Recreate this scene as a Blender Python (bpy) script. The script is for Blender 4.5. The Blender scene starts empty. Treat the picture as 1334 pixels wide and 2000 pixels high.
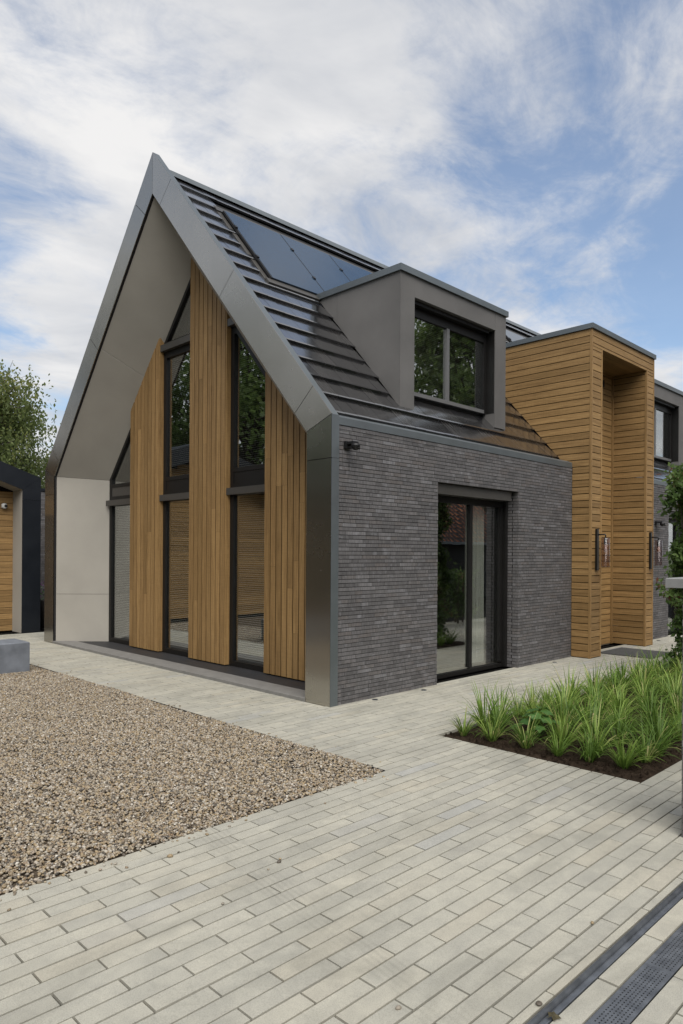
import bpy, bmesh, math, random
import numpy as np
from mathutils import Matrix, Vector
random.seed(7); rng = np.random.default_rng(7)
R = math.radians
scene = bpy.context.scene

# ------------------------------------------------------------------ camera, sky, sun, exposure
CAM_POS = (-5.1292, -5.3133, 1.6296); YAW = 0.7876; ROLL = 0.0063; FPX = 1367.0; HZ = 1080.03
_fw = Vector((math.cos(YAW), math.sin(YAW), 0)); _rt = Vector((math.sin(YAW), -math.cos(YAW), 0)); _up = Vector((0, 0, 1))
_er = _rt*math.cos(ROLL) + _up*math.sin(ROLL); _eu = _up*math.cos(ROLL) - _rt*math.sin(ROLL)
camd = bpy.data.cameras.new("camera"); camo = bpy.data.objects.new("camera", camd); scene.collection.objects.link(camo)
camo.matrix_world = Matrix(((_er.x, _eu.x, -_fw.x, CAM_POS[0]), (_er.y, _eu.y, -_fw.y, CAM_POS[1]), (_er.z, _eu.z, -_fw.z, CAM_POS[2]), (0, 0, 0, 1)))
camd.sensor_fit = 'HORIZONTAL'; camd.sensor_width = 24.0; camd.lens = 24.0*FPX/1334.0
camd.shift_y = (HZ-1000.0)/1334.0; camd.clip_end = 4000; camd.clip_start = 0.05
scene.camera = camo

SUN_AZ = math.atan2(-0.80, -0.60); SUN_EL = R(52)          # direction towards the veiled sun (x, y plane)
SUN_DIR = Vector((math.cos(SUN_AZ)*math.cos(SUN_EL), math.sin(SUN_AZ)*math.cos(SUN_EL), math.sin(SUN_EL)))
sd = bpy.data.lights.new("sun", 'SUN'); sd.energy = 2.5; sd.angle = R(55); sd.color = (1.0, 0.95, 0.88)
so = bpy.data.objects.new("sun", sd); scene.collection.objects.link(so)
so.rotation_euler = (-SUN_DIR).to_track_quat('-Z', 'Y').to_euler()

world = bpy.data.worlds.new("World"); scene.world = world; world.use_nodes = True
def build_world():
    nt = world.node_tree; nt.nodes.clear(); N = nt.nodes.new; L = nt.links.new
    out = N('ShaderNodeOutputWorld'); bg = N('ShaderNodeBackground'); bg.inputs[1].default_value = 0.075
    L(bg.outputs[0], out.inputs[0])
    sky = N('ShaderNodeTexSky'); sky.sky_type = 'NISHITA'; sky.sun_disc = False
    sky.sun_elevation = SUN_EL; sky.sun_rotation = math.atan2(SUN_DIR.x, SUN_DIR.y); sky.air_density = 1.0; sky.dust_density = 1.2; sky.ozone_density = 1.6
    tc = N('ShaderNodeTexCoord'); sep = N('ShaderNodeSeparateXYZ'); L(tc.outputs['Generated'], sep.inputs[0])
    def M(op, a, b=None, c=None):
        m = N('ShaderNodeMath'); m.operation = op
        for i, v in enumerate((a, b, c)):
            if v is None: continue
            if isinstance(v, (int, float)): m.inputs[i].default_value = v
            else: L(v, m.inputs[i])
        return m.outputs[0]
    zz = M('ADD', M('MAXIMUM', sep.outputs[2], 0.0), 0.20)
    px = M('DIVIDE', sep.outputs[0], zz); py = M('DIVIDE', sep.outputs[1], zz)
    cmb = N('ShaderNodeCombineXYZ'); L(px, cmb.inputs[0]); L(py, cmb.inputs[1])
    mp = N('ShaderNodeMapping'); L(cmb.outputs[0], mp.inputs[0])
    mp.inputs['Rotation'].default_value = (0, 0, R(CLOUD_ROT)); mp.inputs['Scale'].default_value = (0.88, 1.18, 1); mp.inputs['Location'].default_value = CLOUD_LOC
    def noise(scale, det, rough, dist, src=mp):
        n = N('ShaderNodeTexNoise'); n.inputs['Scale'].default_value = scale; n.inputs['Detail'].default_value = det
        n.inputs['Roughness'].default_value = rough; n.inputs['Distortion'].default_value = dist; L(src.outputs[0], n.inputs['Vector']); return n.outputs[0]
    big = noise(0.95, 2.0, 0.5, 0.25); mid = noise(2.2, 9.0, 0.63, 0.45); fine = noise(7.5, 8.0, 0.66, 0.7)
    v = M('ADD', M('ADD', M('MULTIPLY', big, 0.60), M('MULTIPLY', mid, 0.48)), M('MULTIPLY', fine, 0.17))
    hz = M('MULTIPLY', M('SUBTRACT', 1.0, M('MINIMUM', M('DIVIDE', M('MAXIMUM', sep.outputs[2], 0.0), 0.35), 1.0)), 0.05)
    v = M('ADD', v, hz)
    mr = N('ShaderNodeMapRange'); mr.interpolation_type = 'SMOOTHSTEP'; L(v, mr.inputs[0])
    mr.inputs[1].default_value = 0.495; mr.inputs[2].default_value = 0.675; mr.inputs[3].default_value = 0.14; mr.inputs[4].default_value = 0.97
    sh = N('ShaderNodeMapRange'); L(noise(1.7, 6.0, 0.6, 0.4), sh.inputs[0]); sh.inputs[1].default_value = 0.35; sh.inputs[2].default_value = 0.66
    cr = N('ShaderNodeMix'); cr.data_type = 'RGBA'; L(sh.outputs[0], cr.inputs[0])
    cr.inputs[6].default_value = (5.3, 5.5, 5.9, 1); cr.inputs[7].default_value = (8.3, 8.2, 8.1, 1)
    sk = N('ShaderNodeMix'); sk.data_type = 'RGBA'; sk.blend_type = 'MULTIPLY'; sk.inputs[0].default_value = 1.0
    L(sky.outputs[0], sk.inputs[6]); sk.inputs[7].default_value = (1.34, 1.45, 1.50, 1)
    mx = N('ShaderNodeMix'); mx.data_type = 'RGBA'; L(mr.outputs[0], mx.inputs[0]); L(sk.outputs[2], mx.inputs[6]); L(cr.outputs[2], mx.inputs[7])
    L(mx.outputs[2], bg.inputs[0])
CLOUD_ROT = 75; CLOUD_LOC = (9.1, 5.4, 0)
build_world()
vs = scene.view_settings; vs.view_transform = 'Standard'; vs.look = 'None'; vs.exposure = 0.55; vs.gamma = 1.0; vs.use_curve_mapping = False
scene.render.engine = 'CYCLES'

# ------------------------------------------------------------------ helpers
def project(p):
    v = Vector(p) - Vector(CAM_POS); c = v.dot(_fw)
    if c < 0.05: return None
    return (667+FPX*v.dot(_er)/c, HZ-FPX*v.dot(_eu)/c, c)
def screen_area(pts):
    q = [project(p) for p in pts]
    if any(a is None for a in q): return 0.0
    cx = sum(a[0] for a in q)/len(q); cy = sum(a[1] for a in q)/len(q)
    if not (-20 < cx < 1354 and -20 < cy < 2020): return 0.0
    return abs(sum(q[i][0]*q[(i+1) % len(q)][1]-q[(i+1) % len(q)][0]*q[i][1] for i in range(len(q))))/2
def link(o, parent=None):
    scene.collection.objects.link(o)
    if parent is not None: o.parent = parent
    return o
def tag(o, label=None, cat=None, group=None, kind=None):
    if label: o["label"] = label
    if cat: o["category"] = cat
    if group: o["group"] = group
    if kind: o["kind"] = kind
    return o
def empty(name, loc=(0, 0, 0), parent=None, label=None, cat=None, group=None):
    o = bpy.data.objects.new(name, None); o.location = loc; o.empty_display_size = 0.2; link(o, parent)
    return tag(o, label, cat, group)
class MB:
    def __init__(s): s.v = []; s.f = []; s.r = []
    def add(s, verts, faces, rnd=None):
        b = len(s.v); s.v += [tuple(p) for p in verts]; s.f += [tuple(b+i for i in q) for q in faces]
        r = random.random() if rnd is None else rnd; s.r += [r]*len(verts); return s
    def hexa(s, p, rnd=None):      # 8 corners: bottom loop 0-3, top loop 4-7
        return s.add(p, [(3, 2, 1, 0), (4, 5, 6, 7), (0, 1, 5, 4), (1, 2, 6, 5), (2, 3, 7, 6), (3, 0, 4, 7)], rnd)
    def box(s, x0, x1, y0, y1, z0, z1, rnd=None):
        return s.hexa([(x0, y0, z0), (x1, y0, z0), (x1, y1, z0), (x0, y1, z0), (x0, y0, z1), (x1, y0, z1), (x1, y1, z1), (x0, y1, z1)], rnd)
    def bevbox(s, x0, x1, y0, y1, z0, z1, b, rnd=None):   # box whose top edges are chamfered
        lo = [(x0, y0), (x1, y0), (x1, y1), (x0, y1)]; hi = [(x0+b, y0+b), (x1-b, y0+b), (x1-b, y1-b), (x0+b, y1-b)]
        v = [(a, c, z0) for a, c in lo]+[(a, c, z1-b) for a, c in lo]+[(a, c, z1) for a, c in hi]
        f = [(8, 9, 10, 11)]
        for i in range(4):
            j = (i+1) % 4; f += [(i, j, j+4, i+4), (i+4, j+4, j+8, i+8)]
        return s.add(v, f, rnd)
    def prism_x(s, poly, x0, x1, rnd=None):   # polygon in (y, z) extruded along x
        n = len(poly); v = [(x0, y, z) for y, z in poly]+[(x1, y, z) for y, z in poly]
        return s.add(v, [tuple(range(n-1, -1, -1)), tuple(range(n, 2*n))]+[(i, (i+1) % n, n+(i+1) % n, n+i) for i in range(n)], rnd)
    def prism_y(s, poly, y0, y1, rnd=None):   # polygon in (x, z) extruded along y
        n = len(poly); v = [(x, y0, z) for x, z in poly]+[(x, y1, z) for x, z in poly]
        return s.add(v, [tuple(range(n)), tuple(range(2*n-1, n-1, -1))]+[((i+1) % n, i, n+i, n+(i+1) % n) for i in range(n)], rnd)
    def slab(s, quad, off, rnd=None):         # quad of four points thickened by the vector off
        o = Vector(off); return s.hexa([tuple(Vector(p)+o) for p in quad]+[tuple(p) for p in quad], rnd)
    def tube(s, pts, rad, n=8, cap=True, rnd=None):
        pts = [Vector(p) for p in pts]; rads = rad if isinstance(rad, (list, tuple)) else [rad]*len(pts)
        v = []; f = []; prev = None
        for i, p in enumerate(pts):
            d = (pts[min(i+1, len(pts)-1)]-pts[max(i-1, 0)]).normalized()
            if prev is None: a = d.orthogonal().normalized()
            else:
                a = prev-d*prev.dot(d); a = a.normalized() if a.length > 1e-6 else d.orthogonal().normalized()
            prev = a; b = d.cross(a)
            for k in range(n):
                t = 2*math.pi*k/n; v.append(tuple(p+(a*math.cos(t)+b*math.sin(t))*rads[i]))
        for i in range(len(pts)-1):
            for k in range(n): f.append((i*n+k, i*n+(k+1) % n, (i+1)*n+(k+1) % n, (i+1)*n+k))
        if cap: f += [tuple(range(n-1, -1, -1)), tuple(range((len(pts)-1)*n, len(pts)*n))]
        return s.add(v, f, rnd)
    def lathe(s, prof, c=(0, 0, 0), n=16, rnd=None):   # profile of (radius, z)
        v = []; f = []; m = len(prof)
        for r_, z in prof:
            for k in range(n):
                t = 2*math.pi*k/n; v.append((c[0]+r_*math.cos(t), c[1]+r_*math.sin(t), c[2]+z))
        for i in range(m-1):
            for k in range(n): f.append((i*n+k, i*n+(k+1) % n, (i+1)*n+(k+1) % n, (i+1)*n+k))
        return s.add(v, f, rnd)
    def mesh(s, name, mat, smooth=False):
        me = bpy.data.meshes.new(name); me.from_pydata(s.v, [], s.f); me.validate(); me.update()
        if len(s.r) == len(me.vertices):
            a = me.attributes.new('rnd', 'FLOAT', 'POINT'); a.data.foreach_set('value', np.array(s.r, dtype=np.float32))
        if mat is not None: me.materials.append(mat)
        if smooth: me.shade_smooth()
        return me
    def obj(s, name, mat, parent=None, smooth=False, kind=None, label=None):
        o = bpy.data.objects.new(name, s.mesh(name, mat, smooth)); link(o, parent); return tag(o, label, kind=kind)
def fixn(o):
    bm = bmesh.new(); bm.from_mesh(o.data); bmesh.ops.recalc_face_normals(bm, faces=bm.faces); bm.to_mesh(o.data); bm.free(); return o
def inst(mesh, name, mw, parent):
    o = bpy.data.objects.new(name, mesh); link(o, parent); o.matrix_basis = mw; return o
def quads_mesh(name, V, rnd, mat):            # V: (n, 4, 3) separate quads
    n = len(V); me = bpy.data.meshes.new(name); me.vertices.add(n*4); me.vertices.foreach_set('co', V.reshape(-1).astype(np.float32))
    me.loops.add(n*4); me.loops.foreach_set('vertex_index', np.arange(n*4, dtype=np.int32)); me.polygons.add(n)
    me.polygons.foreach_set('loop_start', np.arange(0, n*4, 4, dtype=np.int32)); me.polygons.foreach_set('loop_total', np.full(n, 4, dtype=np.int32))
    me.update(calc_edges=True); a = me.attributes.new('rnd', 'FLOAT', 'POINT'); a.data.foreach_set('value', np.repeat(rnd, 4).astype(np.float32))
    me.materials.append(mat); return me

# ------------------------------------------------------------------ materials
class Mat:
    def __init__(s, name):
        s.m = bpy.data.materials.new(name); s.m.use_nodes = True; s.nt = s.m.node_tree; s.b = s.nt.nodes['Principled BSDF']; s.out = s.nt.nodes['Material Output']
    def N(s, t): return s.nt.nodes.new(t)
    def L(s, a, b): s.nt.links.new(a, b)
    def set(s, **k):
        for a, v in k.items():
            i = s.b.inputs[a.replace('_', ' ')]
            if hasattr(v, 'node'): s.L(v, i)
            else: i.default_value = (*v, 1) if isinstance(v, tuple) and len(v) == 3 else v
        return s
    def coord(s, kind='Object', scale=(1, 1, 1), add=None):
        tc = s.N('ShaderNodeTexCoord'); mp = s.N('ShaderNodeMapping'); mp.inputs['Scale'].default_value = scale
        src = tc.outputs[kind] if kind != 'World' else s.N('ShaderNodeNewGeometry').outputs['Position']
        if add is not None:
            va = s.N('ShaderNodeVectorMath'); va.operation = 'ADD'; s.L(src, va.inputs[0]); s.L(add, va.inputs[1]); src = va.outputs[0]
        s.L(src, mp.inputs[0]); return mp.outputs[0]
    def noise(s, vec, scale, det=4, rough=.55, dist=0):
        n = s.N('ShaderNodeTexNoise'); n.inputs['Scale'].default_value = scale; n.inputs['Detail'].default_value = det; n.inputs['Roughness'].default_value = rough
        n.inputs['Distortion'].default_value = dist; s.L(vec, n.inputs['Vector']); return n.outputs[0]
    def rand(s): return s.N('ShaderNodeObjectInfo').outputs['Random']
    def attr(s, n='rnd'):
        a = s.N('ShaderNodeAttribute'); a.attribute_name = n; return a.outputs['Fac']
    def ramp(s, fac, stops, interp='LINEAR'):
        r = s.N('ShaderNodeValToRGB'); r.color_ramp.interpolation = interp; e = r.color_ramp.elements
        while len(e) < len(stops): e.new(0.5)
        for i, (p, c) in enumerate(stops): e[i].position = p; e[i].color = (*c, 1)
        s.L(fac, r.inputs[0]); return r.outputs[0]
    def mix(s, fac, a, b, mode='MIX'):
        m = s.N('ShaderNodeMix'); m.data_type = 'RGBA'; m.blend_type = mode
        for i, v in ((0, fac), (6, a), (7, b)):
            if hasattr(v, 'node'): s.L(v, m.inputs[i])
            else: m.inputs[i].default_value = v if i == 0 else (*v, 1)
        return m.outputs[2]
    def math(s, op, a, b=0.0):
        m = s.N('ShaderNodeMath'); m.operation = op
        for i, v in enumerate((a, b)):
            if hasattr(v, 'node'): s.L(v, m.inputs[i])
            else: m.inputs[i].default_value = v
        return m.outputs[0]
    def rng(s, v, a, b, c, d):
        m = s.N('ShaderNodeMapRange'); s.L(v, m.inputs[0])
        for i, q in enumerate((a, b, c, d)): m.inputs[i+1].default_value = q
        return m.outputs[0]
    def bump(s, h, strength=.3, dist=.01):
        b = s.N('ShaderNodeBump'); b.inputs['Strength'].default_value = strength; b.inputs['Distance'].default_value = dist; s.L(h, b.inputs['Height']); s.L(b.outputs[0], s.b.inputs['Normal']); return s
    def shift(s, src):          # per-piece offset vector for textures
        c = s.N('ShaderNodeCombineXYZ'); s.L(s.math('MULTIPLY', src, 37.0), c.inputs[0]); s.L(s.math('MULTIPLY', src, 91.0), c.inputs[1]); s.L(s.math('MULTIPLY', src, 53.0), c.inputs[2]); return c.outputs[0]
def plain(name, col, rough=.6, metal=0.0, var=.12, scale=6.0, bump=0.0, spec=.5):
    m = Mat(name); v = m.coord('World'); n = m.noise(v, scale, 5)
    c = m.mix(1.0, col, m.ramp(n, [(.3, (1-var,)*3), (.7, (1+var*.6,)*3)]), 'MULTIPLY')
    m.set(Base_Color=c, Roughness=m.rng(n, .3, .7, max(.02, rough-.05), min(1, rough+.06)), Metallic=metal); m.b.inputs['Specular IOR Level'].default_value = spec
    if bump: m.bump(m.noise(v, scale*25, 3), bump, .004)
    return m.m
def brick_mat(name, joined):
    m = Mat(name); r = m.attr() if joined else m.rand(); sh = m.shift(r)
    v = m.coord('World', (1, 1, 1), sh); v2 = m.coord('World', (55, 55, 5), sh)
    base = m.ramp(r, [(0, (.078, .075, .076)), (.3, (.096, .092, .093)), (.6, (.116, .112, .113)), (.85, (.105, .095, .091)), (1, (.150, .148, .153))])
    st = m.noise(v2, 1.0, 3, .6); c = m.mix(.75, base, m.ramp(st, [(.3, (.62, .62, .63)), (.7, (1.3, 1.29, 1.3))]), 'MULTIPLY')
    bl = m.noise(v, 9, 4, .6); c = m.mix(m.rng(bl, .56, .74, 0, .55), c, (.22, .22, .235))
    m.set(Base_Color=c, Roughness=.72); m.bump(m.noise(v, 160, 4, .6), .5, .004); return m.m
def wood_mat(name, axis, joined=False, tint=1.0):
    m = Mat(name); r = m.attr() if joined else m.rand(); sh = m.shift(r)
    sc = {'z': (26, 26, 1.1), 'x': (1.1, 26, 26), 'y': (26, 1.1, 26)}[axis]; fs = {'z': (150, 150, 4), 'x': (4, 150, 150), 'y': (150, 4, 150)}[axis]
    v = m.coord('World', sc, sh); vf = m.coord('World', fs, sh)
    g = m.noise(v, 1.0, 5, .6, 1.2); f = m.noise(vf, 1.0, 3, .6)
    t = tint
    c = m.ramp(g, [(.25, (.195*t, .115*t, .044*t)), (.5, (.288*t, .177*t, .072*t)), (.8, (.365*t, .235*t, .102*t))])
    c = m.mix(1.0, c, m.ramp(r, [(0, (.82, .81, .78)), (.4, (.96, .95, .94)), (.7, (1.05, 1.05, 1.04)), (1, (1.18, 1.18, 1.18))]), 'MULTIPLY')
    c = m.mix(.8, c, m.ramp(f, [(.35, (.72, .70, .68)), (.62, (1.08, 1.08, 1.07))]), 'MULTIPLY')
    vb = m.coord('World', {'z': (1.2, 1.2, 14), 'x': (14, 1.2, 1.2), 'y': (1.2, 14, 1.2)}[axis], sh)
    c = m.mix(.35, c, m.ramp(m.noise(vb, 6.0, 2, .5), [(.4, (.86, .85, .83)), (.6, (1.06, 1.06, 1.06))]), 'MULTIPLY')
    m.set(Base_Color=c, Roughness=.58); m.b.inputs['Specular IOR Level'].default_value = .35; m.bump(f, .25, .003); return m.m
def glass_mat(name, tint=(.93, .95, .94), r0=.25):
    m = Mat(name); m.nt.nodes.remove(m.b); lw = m.N('ShaderNodeLayerWeight'); lw.inputs['Blend'].default_value = .5     # Schlick reflectance, the same from both sides of the pane
    fac = m.math('ADD', m.math('MULTIPLY', m.math('POWER', lw.outputs['Facing'], 5.0), 1-r0), r0)
    wv = m.noise(m.coord('World'), 1.6, 1, .4); bp_ = m.N('ShaderNodeBump'); bp_.inputs['Strength'].default_value = .035; bp_.inputs['Distance'].default_value = .05; m.L(wv, bp_.inputs['Height'])
    t = m.N('ShaderNodeBsdfTransparent'); t.inputs[0].default_value = (*tint, 1); g = m.N('ShaderNodeBsdfGlossy'); g.inputs['Roughness'].default_value = 0.0; g.inputs[0].default_value = (.95, .97, .97, 1)
    m.L(bp_.outputs[0], g.inputs['Normal'])
    mx = m.N('ShaderNodeMixShader'); m.L(fac, mx.inputs[0]); m.L(t.outputs[0], mx.inputs[1]); m.L(g.outputs[0], mx.inputs[2]); m.L(mx.outputs[0], m.out.inputs[0]); return m.m
def leaf_mat(name, stops, src='attr', trans=.3, rough=.5):
    m = Mat(name); r = m.attr() if src == 'attr' else m.math('FRACT', m.math('ADD', m.rand(), m.attr()))
    c = m.ramp(r, stops); m.set(Base_Color=c, Roughness=rough); m.b.inputs['Specular IOR Level'].default_value = .3
    t = m.N('ShaderNodeBsdfTranslucent'); m.L(c, t.inputs[0]); mx = m.N('ShaderNodeMixShader'); mx.inputs[0].default_value = trans
    m.L(m.b.outputs[0], mx.inputs[1]); m.L(t.outputs[0], mx.inputs[2]); m.L(mx.outputs[0], m.out.inputs[0]); return m.m
def paver_mat(name, joined):
    m = Mat(name); r = m.attr() if joined else m.rand(); sh = m.shift(r)
    v = m.coord('World', (1, 1, 1), sh); w = m.coord('World')
    c = m.ramp(r, [(0, (.355, .345, .298)), (.2, (.378, .368, .316)), (.5, (.396, .384, .328)), (.78, (.412, .398, .337)), (.94, (.402, .380, .314)), (.985, (.375, .373, .343)), (1, (.325, .330, .325))])
    cl = m.noise(v, 7, 5, .6, .4); c = m.mix(.7, c, m.ramp(cl, [(.3, (.80, .80, .81)), (.7, (1.10, 1.09, 1.07))]), 'MULTIPLY')
    sp = m.noise(v, 220, 3, .7); c = m.mix(.6, c, m.ramp(sp, [(.36, (.66, .66, .66)), (.5, (1, 1, 1)), (.68, (1.16, 1.16, 1.15))]), 'MULTIPLY')
    st = m.noise(m.coord('World', (1.0, 2.2, 1)), 1.1, 5, .62, .8); c = m.mix(m.rng(st, .47, .74, 0, .50), c, (.19, .185, .155))
    st2 = m.noise(m.coord('World', (3.2, 1.0, 1)), 4.0, 4, .6, 1.2); c = m.mix(m.rng(st2, .58, .78, 0, .36), c, (.225, .22, .19))
    # faint tyre tread mark crossing the near paving
    sx = m.N('ShaderNodeSeparateXYZ'); m.L(w, sx.inputs[0]); ax = m.math('ADD', m.math('ADD', sx.outputs[0], 2.92), m.math('MULTIPLY', m.math('ADD', sx.outputs[1], 2.6), -.16))
    band = m.rng(m.math('ABSOLUTE', ax), .06, .12, 1, 0); band.node.clamp = True; tread = m.rng(m.math('SINE', m.math('MULTIPLY', ax, 190.0)), -.2, .6, .25, 1.0)
    tn = m.rng(m.noise(w, 2.4, 4, .6), .40, .66, 0, .34); c = m.mix(m.math('MULTIPLY', m.math('MULTIPLY', band, tread), tn), c, (.16, .155, .135))
    sp2 = m.noise(w, 46, 2, .5); c = m.mix(m.rng(sp2, .72, .80, 0, .5), c, (.15, .14, .12))
    m.set(Base_Color=c, Roughness=.78); m.b.inputs['Specular IOR Level'].default_value = .3; m.bump(m.noise(v, 260, 4, .65), .45, .002); return m.m
MT = {}
def setup_mats():
    # brushed bronze-grey sheet: same metal everywhere, the brushing runs along each panel
    for key, tan in (('fin_post', (0, 1, 0)), ('fin_right', (0, -.752, .659)), ('fin_left', (0, .752, .659))):
        m = Mat('brushed_metal_'+key[4:]); v = m.coord('World'); n = m.noise(v, 2.0, 4)
        m.set(Base_Color=m.mix(1.0, (.405, .388, .350), m.ramp(n, [(.3, (.97,)*3), (.7, (1.02,)*3)]), 'MULTIPLY'), Metallic=.95, Roughness=m.rng(n, .3, .7, .24, .29), Anisotropic=.92)
        c = m.N('ShaderNodeCombineXYZ')
        for i in range(3): c.inputs[i].default_value = tan[i]
        m.L(c.outputs[0], m.b.inputs['Tangent']); MT[key] = m.m
    MT['cap'] = plain('grey_coated_metal', (.150, .170, .180), .42, .55, .08, 3)
    MT['cap_dark'] = plain('dark_coated_metal', (.008, .0105, .015), .5, 0, .1, 3, 0, .35)
    MT['soffit'] = plain('pale_panel', (.352, .332, .292), .6, 0, .10, 1.1, .05, .3)
    MT['gap'] = plain('dark_gap', (.012, .012, .013), .8)
    MT['frame'] = plain('black_frame_metal', (.010, .0095, .009), .45, 0, .1, 4, 0, .3)
    MT['box'] = plain('brown_grey_screen_box', (.085, .080, .073), .42, .4, .08, 4)
    MT['mull'] = plain('grey_mullion', (.16, .16, .16), .45, .3, .05)
    MT['dormer'] = plain('grey_cement_board', (.128, .124, .120), .68, 0, .20, 1.3, .15, .35)
    MT['brick'] = brick_mat('brick_face', False); MT['brickj'] = brick_mat('brick_face_joined', True)
    MT['mortar'] = plain('dark_mortar', (.014, .0135, .0135), .95, 0, .2, 30, .3, .2)
    for a in 'xyz': MT['wood_'+a] = wood_mat('timber_'+a, a)
    MT['groove_shade'] = plain('timber_groove', (.010, .006, .003), .9, 0, .1, 5, 0, .1)  # near-black colour stands in for the shade inside the board grooves
    MT['glass'] = glass_mat('window_glass'); MT['smoke'] = glass_mat('smoked_lamp_glass', (.84, .79, .79), .04)
    m = Mat('roof_tile'); r = m.rand(); m2 = Mat('roof_tile_joined'); r2 = m2.attr()
    for q, rr in ((m, r), (m2, r2)):
        v = q.coord('World', (1, 1, 1), q.shift(rr)); n = q.noise(v, 14, 4)
        c = q.mix(1.0, q.ramp(rr, [(0, (.012, .012, .0135)), (.6, (.018, .018, .019)), (1, (.026, .025, .025))]), q.ramp(n, [(.3, (.8,)*3), (.7, (1.2,)*3)]), 'MULTIPLY')
        w = q.noise(q.coord('World', (30, 2, 2), q.shift(rr)), 1.2, 3)
        q.set(Base_Color=c, Roughness=q.rng(q.math('ADD', w, q.math('MULTIPLY', rr, .3)), .4, .95, .16, .30)); q.b.inputs['Specular IOR Level'].default_value = .8; q.b.inputs['Coat Weight'].default_value = 1.0; q.b.inputs['Coat IOR'].default_value = 2.0; q.b.inputs['Coat Roughness'].default_value = .12
        q.bump(q.noise(q.coord('World', (40, 3, 3)), 1.0, 2), .04, .01)
    MT['tile'] = m.m; MT['tilej'] = m2.m
    MT['solar'] = plain('solar_glass', (.014, .034, .062), .14, 0, .1, 1, 0, 1.0)
    MT['paver'] = paver_mat('paver_face', False); MT['paverj'] = paver_mat('paver_face_joined', True)
    MT['joint'] = plain('joint_sand', (.006, .0057, .005), .95, 0, .35, 40, .4, .1)
    MT['stone'] = plain('bluestone', (.165, .180, .205), .75, 0, .3, 5, .3, .3)
    MT['sill'] = plain('grey_sill_stone', (.190, .185, .175), .7, 0, .14, 7, .3, .35)
    MT['slate'] = plain('black_floor', (.022, .022, .024), .6, 0, .2, 8, .2)
    MT['capstone'] = plain('light_cap_stone', (.24, .24, .238), .7, 0, .15, 12, .2)
    MT['galv'] = plain('galvanised_steel', (.20, .215, .235), .45, .7, .25, 18)
    MT['black'] = plain('black_paint', (.010, .010, .011), .4)
    MT['mat'] = plain('grey_doormat', (.085, .085, .083), .95, 0, .2, 60, .6, .1)
    MT['soil'] = Mat('soil').m
    s = Mat('soil_mix'); v = s.coord('World'); n = s.noise(v, 18, 6, .7); n2 = s.noise(v, 120, 3, .7)
    s.set(Base_Color=s.mix(.5, s.ramp(n, [(.3, (.022, .015, .010)), (.55, (.052, .036, .025)), (.75, (.085, .062, .044))]), s.ramp(n2, [(.3, (.4,)*3), (.7, (1.5,)*3)]), 'MULTIPLY'), Roughness=.95); s.b.inputs['Specular IOR Level'].default_value = .1
    s.bump(n2, .9, .02); MT['soil'] = s.m
    g = Mat('pebble'); rr = g.rand(); v = g.coord('Object', (1, 1, 1), g.shift(rr)); n = g.noise(v, 3, 4)
    c = g.ramp(rr, [(0, (.046, .041, .034)), (.12, (.100, .082, .062)), (.26, (.185, .147, .100)), (.40, (.300, .222, .122)), (.52, (.350, .290, .200)), (.64, (.230, .202, .165)), (.78, (.410, .372, .305)), (.90, (.205, .140, .082)), (1, (.540, .510, .450))])
    g.set(Base_Color=g.mix(.6, c, g.ramp(n, [(.3, (.75,)*3), (.7, (1.15,)*3)]), 'MULTIPLY'), Roughness=.55); MT['pebble'] = g.m
    MT['gravelbed'] = plain('gravel_bed', (.10, .078, .056), .95, 0, .5, 45, .8, .1)
    gr = Mat('meadow_ground'); v = gr.coord('World'); gr.set(Base_Color=gr.ramp(gr.noise(v, .6, 6, .6), [(.3, (.045, .065, .020)), (.7, (.085, .105, .038))]), Roughness=.95); MT['ground'] = gr.m
    MT['sedge'] = leaf_mat('sedge_blade', [(0, (.070, .130, .024)), (.35, (.125, .215, .038)), (.7, (.205, .315, .058)), (.90, (.31, .41, .10)), (1, (.42, .37, .17))], 'both', .35, .45)
    MT['weed'] = leaf_mat('broad_leaf', [(0, (.045, .11, .025)), (1, (.085, .18, .045))], 'attr', .25)
    MT['hedge'] = leaf_mat('hedge_leaf', [(0, (.045, .080, .026)), (.5, (.090, .150, .042)), (.86, (.165, .24, .075)), (.90, (.13, .062, .038)), (1, (.17, .075, .045))], 'attr', .45, .4)
    MT['birch'] = leaf_mat('birch_leaf', [(0, (.095, .125, .045)), (.6, (.15, .19, .065)), (.9, (.26, .26, .08)), (1, (.34, .28, .08))], 'attr', .5)
    MT['oak'] = leaf_mat('tree_leaf', [(0, (.070, .105, .034)), (.6, (.120, .175, .055)), (1, (.19, .25, .08))], 'attr', .5)
    MT['bark'] = plain('bark', (.085, .070, .055), .9, 0, .4, 9, .6)
    MT['blind'] = plain('blind_slat', (.30, .29, .27), .45, .1, .05)
    MT['curtain'] = plain('sheer_curtain', (.42, .415, .365), .9, 0, .06)
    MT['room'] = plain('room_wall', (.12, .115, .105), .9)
    MT['floor'] = plain('room_floor', (.20, .17, .13), .5)
    MT['bulb'] = plain('amber_bulb_glass', (.30, .16, .09), .15)
    MT['white'] = plain('white_plastic', (.62, .62, .60), .4)
    MT['clay'] = None
    cl = Mat('red_clay_tile'); rr = cl.attr(); v = cl.coord('World'); n = cl.noise(v, .9, 5, .65)
    c = cl.mix(.8, cl.ramp(rr, [(0, (.22, .075, .038)), (.5, (.34, .118, .058)), (1, (.44, .175, .088))]), cl.ramp(n, [(.35, (.55, .55, .52)), (.65, (1.1, 1.1, 1.1))]), 'MULTIPLY'); cl.set(Base_Color=c, Roughness=.8); MT['clay'] = cl.m
    MT['darkboard'] = plain('tarred_board', (.022, .021, .022), .75, 0, .3, 5)
    MT['pot'] = plain('dark_pot', (.05, .045, .045), .7)
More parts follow.
